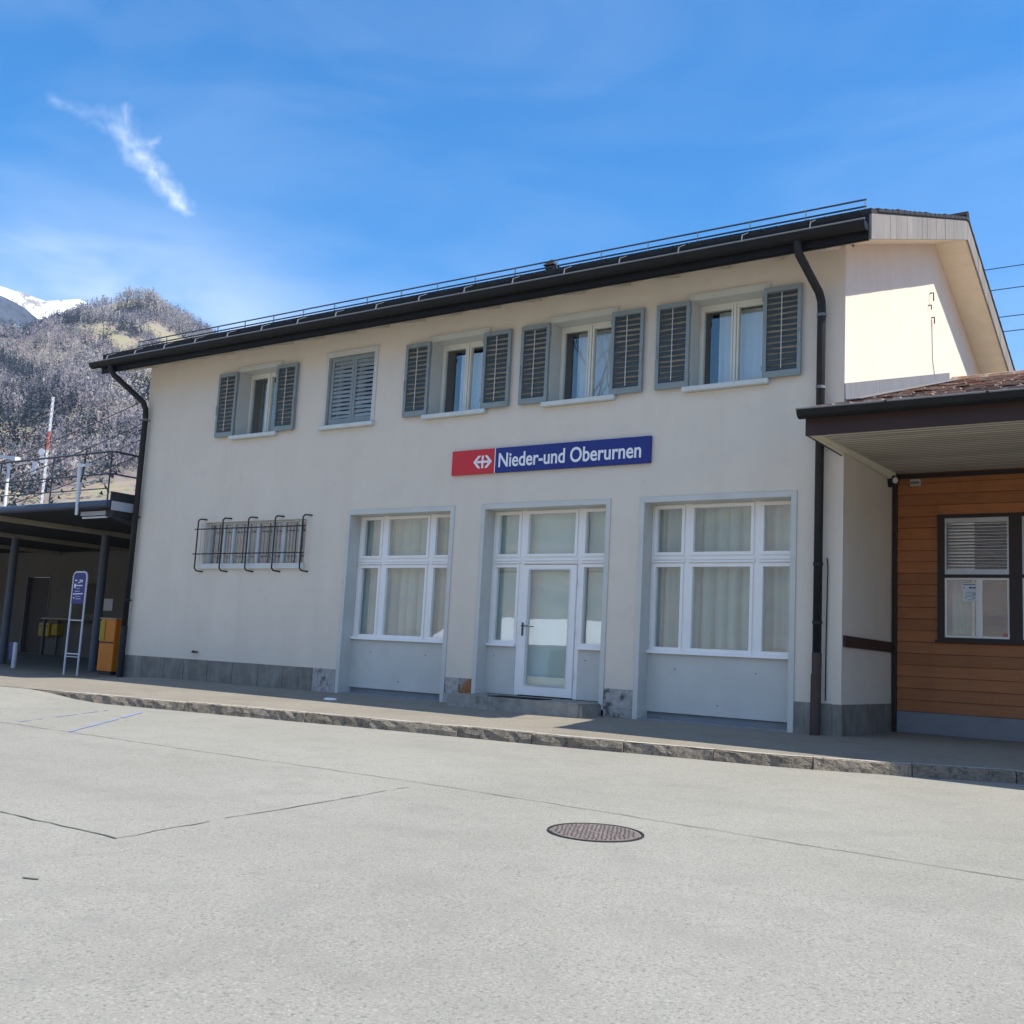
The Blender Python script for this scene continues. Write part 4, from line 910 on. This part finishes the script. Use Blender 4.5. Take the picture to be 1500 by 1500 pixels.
def hill_mat():
    m, nt, p = new_mat('hill_ground'); L = nt.links.new; p.inputs['Roughness'].default_value = .95; p.inputs['Specular IOR Level'].default_value = .1
    tc = N(nt, 'ShaderNodeTexCoord')
    n1 = N(nt, 'ShaderNodeTexNoise', Scale=.012, Detail=9.0, Roughness=.68); L(tc.outputs['Object'], n1.inputs['Vector'])
    cr = N(nt, 'ShaderNodeValToRGB'); e = cr.color_ramp.elements; e[0].position = .34; e[1].position = .68
    e[0].color = (.17,.15,.145,1); e[1].color = (.30,.255,.18,1); k = e.new(.5); k.color = (.23,.20,.18,1); L(n1.outputs['Fac'], cr.inputs[0])
    n2 = N(nt, 'ShaderNodeTexNoise', Scale=.35, Detail=6.0, Roughness=.75); L(tc.outputs['Object'], n2.inputs['Vector'])
    mx = N(nt, 'ShaderNodeMix', data_type='RGBA', blend_type='OVERLAY'); mx.inputs[0].default_value = .8; L(cr.outputs[0], mx.inputs[6]); L(n2.outputs['Color'], mx.inputs[7])
    cur = mx.outputs[2]
    geo = N(nt, 'ShaderNodeNewGeometry'); sx = N(nt, 'ShaderNodeSeparateXYZ'); L(geo.outputs['Position'], sx.inputs[0])
    # meadows: cleared patches at fixed places on the hill
    wv = N(nt, 'ShaderNodeTexNoise', Scale=.03, Detail=4.0); L(tc.outputs['Object'], wv.inputs['Vector'])
    for (mxx, myy, rad) in MEADOWS:
        d = N(nt, 'ShaderNodeVectorMath', operation='DISTANCE'); cb = N(nt, 'ShaderNodeCombineXYZ'); L(sx.outputs[0], cb.inputs[0]); L(sx.outputs[1], cb.inputs[1])
        L(cb.outputs[0], d.inputs[0]); d.inputs[1].default_value = (mxx, myy, 0)
        ad = N(nt, 'ShaderNodeMath', operation='MULTIPLY_ADD'); L(wv.outputs['Fac'], ad.inputs[0]); ad.inputs[1].default_value = rad*1.1; L(d.outputs['Value'], ad.inputs[2])
        mr = N(nt, 'ShaderNodeMapRange'); mr.inputs['From Min'].default_value = rad*1.65; mr.inputs['From Max'].default_value = rad*1.45; L(ad.outputs[0], mr.inputs['Value'])
        m2 = N(nt, 'ShaderNodeMix', data_type='RGBA'); L(mr.outputs[0], m2.inputs[0]); L(cur, m2.inputs[6]); m2.inputs[7].default_value = (.265,.235,.15,1); cur = m2.outputs[2]
    L(cur, p.inputs['Base Color'])
    return m
def pol(az, r): return (r*math.sin(R(az)), r*math.cos(R(az)))
MEADOWS = [(*pol(-58.36,492),15),(*pol(-57.95,500),10),(*pol(-60.42,467),10),(*pol(-56.9,609),13),(*pol(-57.2,640),12),(*pol(-56.35,575),12),(*pol(-54.75,765),19),(*pol(-54.1,785),19),(*pol(-53.5,782),18),(*pol(-53.0,765),13),(*pol(-56.5,720),11),(*pol(-56.0,462),11),(*pol(-57.9,735),12),(*pol(-59.8,660),11),(*pol(-59.3,670),9),(*pol(-56.4,840),9)]
HM = hill_mat()
az_f = fr(-78, -38, .35); azs = fr(-180, -80, 2.5)+az_f+fr(-36, 180, 3)
rs_ = [88,100,112,125,140,158,178]+fr(200, 960, 20)+[1000,1060,1140,1250]
ring_mesh('hills', azs, rs_, hill_h, HM)
def dark_ridge(x, y):
    az = math.degrees(math.atan2(x, y)); r = math.hypot(x, y)
    e = interp(az, [(-90,17),(-70,16.8),(-62.5,16.1),(-61.6,15.85),(-60.2,15.25),(-58.5,14.2),(-55,12),(-45,9)])
    H = 1300*math.tan(R(e)); return H*(1-abs(r-1300)/260*.55)+fbm(x, y, 90, 4, 3)*4
ring_mesh('hills', fr(-92, -45, .5), fr(1010, 1480, 24), dark_ridge, mat('far_conifer_slope', (.05,.065,.09), .95, .75, .09, 0, 30, .1))
def snow_h(x, y):
    az = math.degrees(math.atan2(x, y)); r = math.hypot(x, y)
    e = interp(az, [(-90,17),(-66,17.2),(-62.5,16.6),(-61.7,16.4),(-60.8,16.3),(-60.2,16.12),(-59.4,16.3),(-58.4,16.55),(-57.5,16.3),(-54,14.5),(-45,11)])
    H = 1600*math.tan(R(e)); return H*(1-abs(r-1600)/230*.7)+fbm(x, y, 120, 4, 5)*5
sm = mat('snow_with_rock', (.86,.88,.92), .7, .05, .02, 0, 30, .2); mix_over(sm, (.22,.2,.2), .03, .56, .61, (1,1,.5), .95, 4.0)
ring_mesh('mountain', fr(-92, -45, .5), fr(1400, 1750, 22), snow_h, sm)

# forest on the hill, thousands of bare trees and firs read as one mass
def forest():
    V = []; F = []; MI = []; nv = 0
    mead = np.array([(a, b, c) for a, b, c in MEADOWS])
    cnt = 0
    for _ in range(20000):
        az = rng.uniform(-66, -46); r = math.sqrt(rng.uniform(250**2, 930**2))
        x, y = r*math.sin(R(az)), r*math.cos(R(az))
        wob = 1+.25*fbm(x, y, 40, 2, 9)
        if (np.hypot(mead[:,0]-x, mead[:,1]-y) < mead[:,2]*wob*1.05).any(): continue
        d = fbm(x, y, 150, 3, 6)
        if r < 285 and rng.random() < .75: continue
        if d > .62 and rng.random() < .7: continue
        z = hill_h(x, y); cnt += 1
        f2 = fbm(x, y, 95, 3, 11); con = 1.25*fbm(x, y, 85, 3, 2)+(.3 if az < -60.5 else 0)+.25*(r/900)-.18 > .22 or rng.random() < .09
        if con:
            h = rng.uniform(7, 14); w = h*rng.uniform(.13, .19); k = 30
            u = rng.uniform(0, 1, k)**.8; zc = z+h*(.06+.9*u); rad = w*(1-u)*1.05+.12
            sz = .25+ .6*(1-u)
        else:
            h = rng.uniform(5.5, 11); w = h*rng.uniform(.24, .36); k = 34
            u = rng.uniform(0, 1, k); zc = z+h*(.25+.72*u); rad = w*np.sqrt(np.clip(1-(2*u-.9)**2, .05, 1))
            sz = np.full(k, rng.uniform(.26, .42))
        a = rng.uniform(0, 6.283, k); rr = rad*np.sqrt(rng.uniform(0.1, 1, k))
        c = np.stack([x+rr*np.cos(a), y+rr*np.sin(a), zc], 1)
        if con:
            p0 = c+np.stack([np.cos(a)*sz, np.sin(a)*sz, -sz*.5], 1); p1 = c+np.stack([-np.sin(a)*sz*.8, np.cos(a)*sz*.8, -sz*.2], 1); p2 = c+np.stack([np.sin(a)*sz*.8-np.cos(a)*sz*.3, -np.cos(a)*sz*.8-np.sin(a)*sz*.3, sz*.7], 1)
        else:
            g = rng.normal(0, 1, (3, k, 3))*sz[None, :, None]*np.array([.8, .8, 1.5]); p0, p1, p2 = c+g[0], c+g[1], c+g[2]
        V.append(np.stack([p0, p1, p2], 1).reshape(-1, 3)); MI += [1 if con else (0 if rng.random() < .78-.75*max(-.2, min(1, f2)) else 2)]*k
    V = np.concatenate(V); nf = len(V)//3
    me = bpy.data.meshes.new('forest'); me.vertices.add(len(V)); me.vertices.foreach_set('co', V.ravel()); me.loops.add(nf*3); me.loops.foreach_set('vertex_index', np.arange(nf*3)); me.polygons.add(nf); me.polygons.foreach_set('loop_start', np.arange(0, nf*3, 3)); me.polygons.foreach_set('loop_total', np.full(nf, 3)); 
    for m_ in (mat('bare_tree_twigs', (.225,.205,.23), .95, .3, .06, 0, 30, .05), mat('fir_needles', (.035,.05,.065), .95, .4, .06, 0, 30, .05), mat('pale_twigs', (.36,.33,.31), .95, .25, .06, 0, 30, .05)): me.materials.append(m_)
    me.polygons.foreach_set('material_index', MI); me.update(); me.validate()
    o = bpy.data.objects.new('forest', me); COL.objects.link(o); o['kind'] = 'stuff'; o['label'] = 'grey brown leafless wood with dark firs covering the hillside'; o['category'] = 'forest'
forest()

# ------------------------------------------------------------------ the far side of the square (seen mirrored in the panes)
t = thing('goods_shed', (-34, -44, -.4), 'low white shed with a pale roof across the square facing the station', 'building')
mb = MB(); mb.box(-44, -32, -50, -42, -.6, 1.5); mb.build('wall', 'mastwhite', t)
mb = MB(); mb.hexa([(-44.4,-50.4,1.5),(-31.6,-50.4,1.5),(-31.6,-41.6,1.5),(-44.4,-41.6,1.5),(-44.4,-46.3,3.2),(-31.6,-46.3,3.2),(-31.6,-45.7,3.2),(-44.4,-45.7,3.2)]); mb.build('roof', 'sign_white', t)
for i in range(3): mb = MB(); mb.box(-43+i*4, -41+i*4, -41.99, -41.9, -.4, 1.2); mb.build('gate', 'beam', t)
def bare_tree(x, y, h, label):
    t = thing('bare_tree', (x, y, -.4), label, 'tree'); mbs = MB(); rr = random.Random(5)
    def grow(p, d, L_, r, lev, mbx):
        q = p+d*L_; mbx.tube([p, p+d*L_*.5+Vector((rr.uniform(-.05,.05)*L_,)*3), q], [r, r*.85, r*.65], 6 if lev < 2 else 4, cap=False)
        if lev >= 6: return
        for k in range(2 if lev else 4):
            nd = (d+Vector((rr.uniform(-1,1), rr.uniform(-1,1), rr.uniform(-.15,.7)))*.62).normalized(); grow(q, nd, L_*rr.uniform(.62,.82), r*.6, lev+1, mbx)
    tr = MB(); tr.tube([(x,y,-.5),(x,y,h*.28)], [.22,.16], 8); tr.build('trunk', 'bark', t)
    cr = MB(); grow(Vector((x,y,h*.28)), Vector((0,0,1)), h*.2, .14, 0, cr); cr.build('crown', 'bark', t, weld=False)
bare_tree(-23.9, -27, 19, 'tall leafless tree across the square opposite the station')

# ------------------------------------------------------------------ valley air
def haze():
    mb = MB(); mb.box(-1790, 1790, -1790, 1790, -8, 530); o = mb.build('haze', 'paper', weld=False)
    m = bpy.data.materials.new('haze'); m.use_nodes = True; nt = m.node_tree; nt.nodes.clear()
    out = N(nt, 'ShaderNodeOutputMaterial'); v = N(nt, 'ShaderNodeVolumePrincipled'); v.inputs['Color'].default_value = (.66,.78,1,1); v.inputs['Density'].default_value = .00017; v.inputs['Anisotropy'].default_value = .1
    nt.links.new(v.outputs[0], out.inputs['Volume']); o.data.materials.clear(); o.data.materials.append(m); o['kind'] = 'stuff'; o['label'] = 'thin pale blue valley air'
haze()

# ------------------------------------------------------------------ sky, sun, camera
SUN = Vector((.5, .084, .683)).normalized(); el = math.asin(SUN.z); azs_ = math.atan2(SUN.x, SUN.y)
W = bpy.data.worlds.new('World'); SC.world = W; W.use_nodes = True; nt = W.node_tree; L = nt.links.new; bg = nt.nodes['Background']
sky = N(nt, 'ShaderNodeTexSky', sky_type='NISHITA', sun_disc=False); sky.sun_elevation = el; sky.sun_rotation = azs_; sky.altitude = 400; sky.air_density = 1.0; sky.dust_density = .35; sky.ozone_density = 2.2
hs = N(nt, 'ShaderNodeHueSaturation'); hs.inputs['Saturation'].default_value = 1.5; L(sky.outputs[0], hs.inputs['Color'])
tc = N(nt, 'ShaderNodeTexCoord')
def adir(az, e): return Vector((math.sin(R(az))*math.cos(R(e)), math.cos(R(az))*math.cos(R(e)), math.sin(R(e))))
c0 = adir(-55.55, 23.37); eu = Vector((c0.y, -c0.x, 0)).normalized(); ev = eu.cross(c0).normalized()
if ev.z < 0: ev = -ev
nzw = N(nt, 'ShaderNodeTexNoise', Scale=26.0, Detail=3.0, Roughness=.6); L(tc.outputs['Generated'], nzw.inputs['Vector'])
wsub = N(nt, 'ShaderNodeVectorMath', operation='SUBTRACT'); L(nzw.outputs['Color'], wsub.inputs[0]); wsub.inputs[1].default_value = (.5,.5,.5)
wsc = N(nt, 'ShaderNodeVectorMath', operation='SCALE'); L(wsub.outputs[0], wsc.inputs[0]); wsc.inputs['Scale'].default_value = .034
wad = N(nt, 'ShaderNodeVectorMath', operation='ADD'); L(tc.outputs['Generated'], wad.inputs[0]); L(wsc.outputs[0], wad.inputs[1])
def dot(v, sock=None):
    n_ = N(nt, 'ShaderNodeVectorMath', operation='DOT_PRODUCT'); L(sock or wad.outputs[0], n_.inputs[0]); n_.inputs[1].default_value = v; return n_.outputs['Value']
def mth(op, a, b=None, c=None, clamp=False):
    n_ = N(nt, 'ShaderNodeMath', operation=op); n_.use_clamp = clamp
    for i, q in enumerate((a, b, c)):
        if q is None: continue
        if isinstance(q, (int, float)): n_.inputs[i].default_value = q
        else: L(q, n_.inputs[i])
    return n_.outputs[0]
w_ = mth('MAXIMUM', dot(c0), .05); U = mth('DIVIDE', dot(eu), w_); Vv = mth('DIVIDE', dot(ev), w_)
def uv(az, e): d = adir(az, e); k = d.dot(c0); return d.dot(eu)/k, d.dot(ev)/k
def seg(p, q, w0, w1, amt):
    (ax, ay), (bx, by) = p, q; dx, dy = bx-ax, by-ay; l2 = dx*dx+dy*dy
    px, py = mth('SUBTRACT', U, ax), mth('SUBTRACT', Vv, ay)
    t_ = mth('DIVIDE', mth('ADD', mth('MULTIPLY', px, dx), mth('MULTIPLY', py, dy)), l2, clamp=True); t_ = mth('MINIMUM', mth('MAXIMUM', t_, 0.0), 1.0)
    qx, qy = mth('SUBTRACT', px, mth('MULTIPLY', t_, dx)), mth('SUBTRACT', py, mth('MULTIPLY', t_, dy))
    d = mth('SQRT', mth('ADD', mth('MULTIPLY', qx, qx), mth('MULTIPLY', qy, qy)))
    w = mth('MULTIPLY_ADD', t_, w1-w0, w0); r_ = mth('DIVIDE', d, w); r_ = mth('SUBTRACT', 1.0, r_); r_ = mth('MAXIMUM', r_, 0.0)
    return mth('MULTIPLY', mth('POWER', r_, 1.6), amt)
CL = [seg(uv(-56.9,24.5), uv(-55.75,23.6), .020, .022, .34), seg(uv(-56.4,24.0), uv(-55.2,24.6), .021, .010, .30), seg(uv(-55.75,23.6), uv(-54.5,22.6), .020, .022, .50), seg(uv(-54.5,22.6), uv(-53.15,21.6), .022, .013, .42), seg(uv(-60.2,25.3), uv(-56.2,24.8), .012, .020, .13), seg(uv(-56.8,25.4), uv(-56.0,23.9), .010, .015, .22), seg(uv(-58.5,24.6), uv(-56,23.9), .014, .02, .12)]
m_ = CL[0]
for c in CL[1:]: m_ = mth('MAXIMUM', m_, c)
fine = N(nt, 'ShaderNodeTexNoise', Scale=70.0, Detail=4.0, Roughness=.7); L(tc.outputs['Generated'], fine.inputs['Vector'])
m_ = mth('MULTIPLY', m_, mth('MULTIPLY_ADD', fine.outputs['Fac'], 2.4, -.25))
# thin cirrus veils, denser low towards the west
mp = N(nt, 'ShaderNodeMapping'); mp.inputs['Rotation'].default_value = (0, R(18), R(55)); mp.inputs['Scale'].default_value = (1.2, 3.2, 7.0); L(tc.outputs['Generated'], mp.inputs['Vector'])
vz = N(nt, 'ShaderNodeTexNoise', Scale=1.5, Detail=4.0, Roughness=.55, Distortion=.6); L(mp.outputs[0], vz.inputs['Vector'])
sepz = N(nt, 'ShaderNodeSeparateXYZ'); L(tc.outputs['Generated'], sepz.inputs[0])
low = N(nt, 'ShaderNodeMapRange', interpolation_type='SMOOTHSTEP'); low.inputs['From Min'].default_value = .39; low.inputs['From Max'].default_value = .27; L(sepz.outputs[2], low.inputs['Value'])
west = N(nt, 'ShaderNodeMapRange', interpolation_type='SMOOTHSTEP'); west.inputs['From Min'].default_value = -.64; west.inputs['From Max'].default_value = -.86; L(sepz.outputs[0], west.inputs['Value'])
veil = N(nt, 'ShaderNodeMapRange', interpolation_type='SMOOTHSTEP'); veil.inputs['From Min'].default_value = .38; veil.inputs['From Max'].default_value = .72; L(vz.outputs['Fac'], veil.inputs['Value'])
bank = mth('MULTIPLY', mth('MULTIPLY', low.outputs[0], mth('MULTIPLY_ADD', west.outputs[0], .85, .08)), mth('MULTIPLY_ADD', veil.outputs[0], .7, .25))
tot = mth('MAXIMUM', m_, mth('MULTIPLY_ADD', veil.outputs[0], .06, mth('MULTIPLY', bank, .85)))
# unseen high cirrus added to the southern sky, whitens and lifts the facade light
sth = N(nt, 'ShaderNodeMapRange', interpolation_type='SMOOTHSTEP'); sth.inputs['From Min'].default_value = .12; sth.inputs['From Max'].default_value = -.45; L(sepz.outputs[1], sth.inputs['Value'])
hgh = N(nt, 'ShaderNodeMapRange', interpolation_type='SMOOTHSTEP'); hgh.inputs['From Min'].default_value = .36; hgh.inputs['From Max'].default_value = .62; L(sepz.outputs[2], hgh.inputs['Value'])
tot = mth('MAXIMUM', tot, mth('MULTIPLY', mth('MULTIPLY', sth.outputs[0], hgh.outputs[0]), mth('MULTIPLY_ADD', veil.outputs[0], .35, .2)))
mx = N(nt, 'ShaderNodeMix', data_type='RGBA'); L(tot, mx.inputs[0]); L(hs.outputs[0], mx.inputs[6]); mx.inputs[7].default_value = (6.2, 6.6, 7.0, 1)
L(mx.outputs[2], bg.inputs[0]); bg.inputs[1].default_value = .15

sd = bpy.data.lights.new('sun', 'SUN'); sd.energy = 5.0; sd.angle = R(.53); sd.color = (1, .935, .82)
so = bpy.data.objects.new('sun', sd); COL.objects.link(so); so.rotation_euler = (-SUN).to_track_quat('-Z', 'Y').to_euler(); so.location = (30, 10, 50)

cd = bpy.data.cameras.new('camera'); co_ = bpy.data.objects.new('camera', cd); COL.objects.link(co_); SC.camera = co_
cd.sensor_width = 36; cd.lens = 36*1560.14/1500; cd.clip_start = .1; cd.clip_end = 6000
yaw, pitch, roll = R(-34.80713775), R(7.67080573), R(3.04010752)
fw = Vector((math.sin(yaw)*math.cos(pitch), math.cos(yaw)*math.cos(pitch), math.sin(pitch))); rt = Vector((math.cos(yaw), -math.sin(yaw), 0)); up = rt.cross(fw)
r2 = rt*math.cos(roll)+up*math.sin(roll); u2 = -rt*math.sin(roll)+up*math.cos(roll)
co_.matrix_world = Matrix(((r2.x,u2.x,-fw.x,0),(r2.y,u2.y,-fw.y,-12.6958),(r2.z,u2.z,-fw.z,.73425),(0,0,0,1)))

SC.view_settings.view_transform = 'Standard'; SC.view_settings.look = 'None'; SC.view_settings.exposure = .62; SC.view_settings.gamma = 1
SC.render.engine = 'CYCLES'
SC.cycles.max_bounces = 6; SC.cycles.diffuse_bounces = 3; SC.cycles.glossy_bounces = 3; SC.cycles.transparent_max_bounces = 10
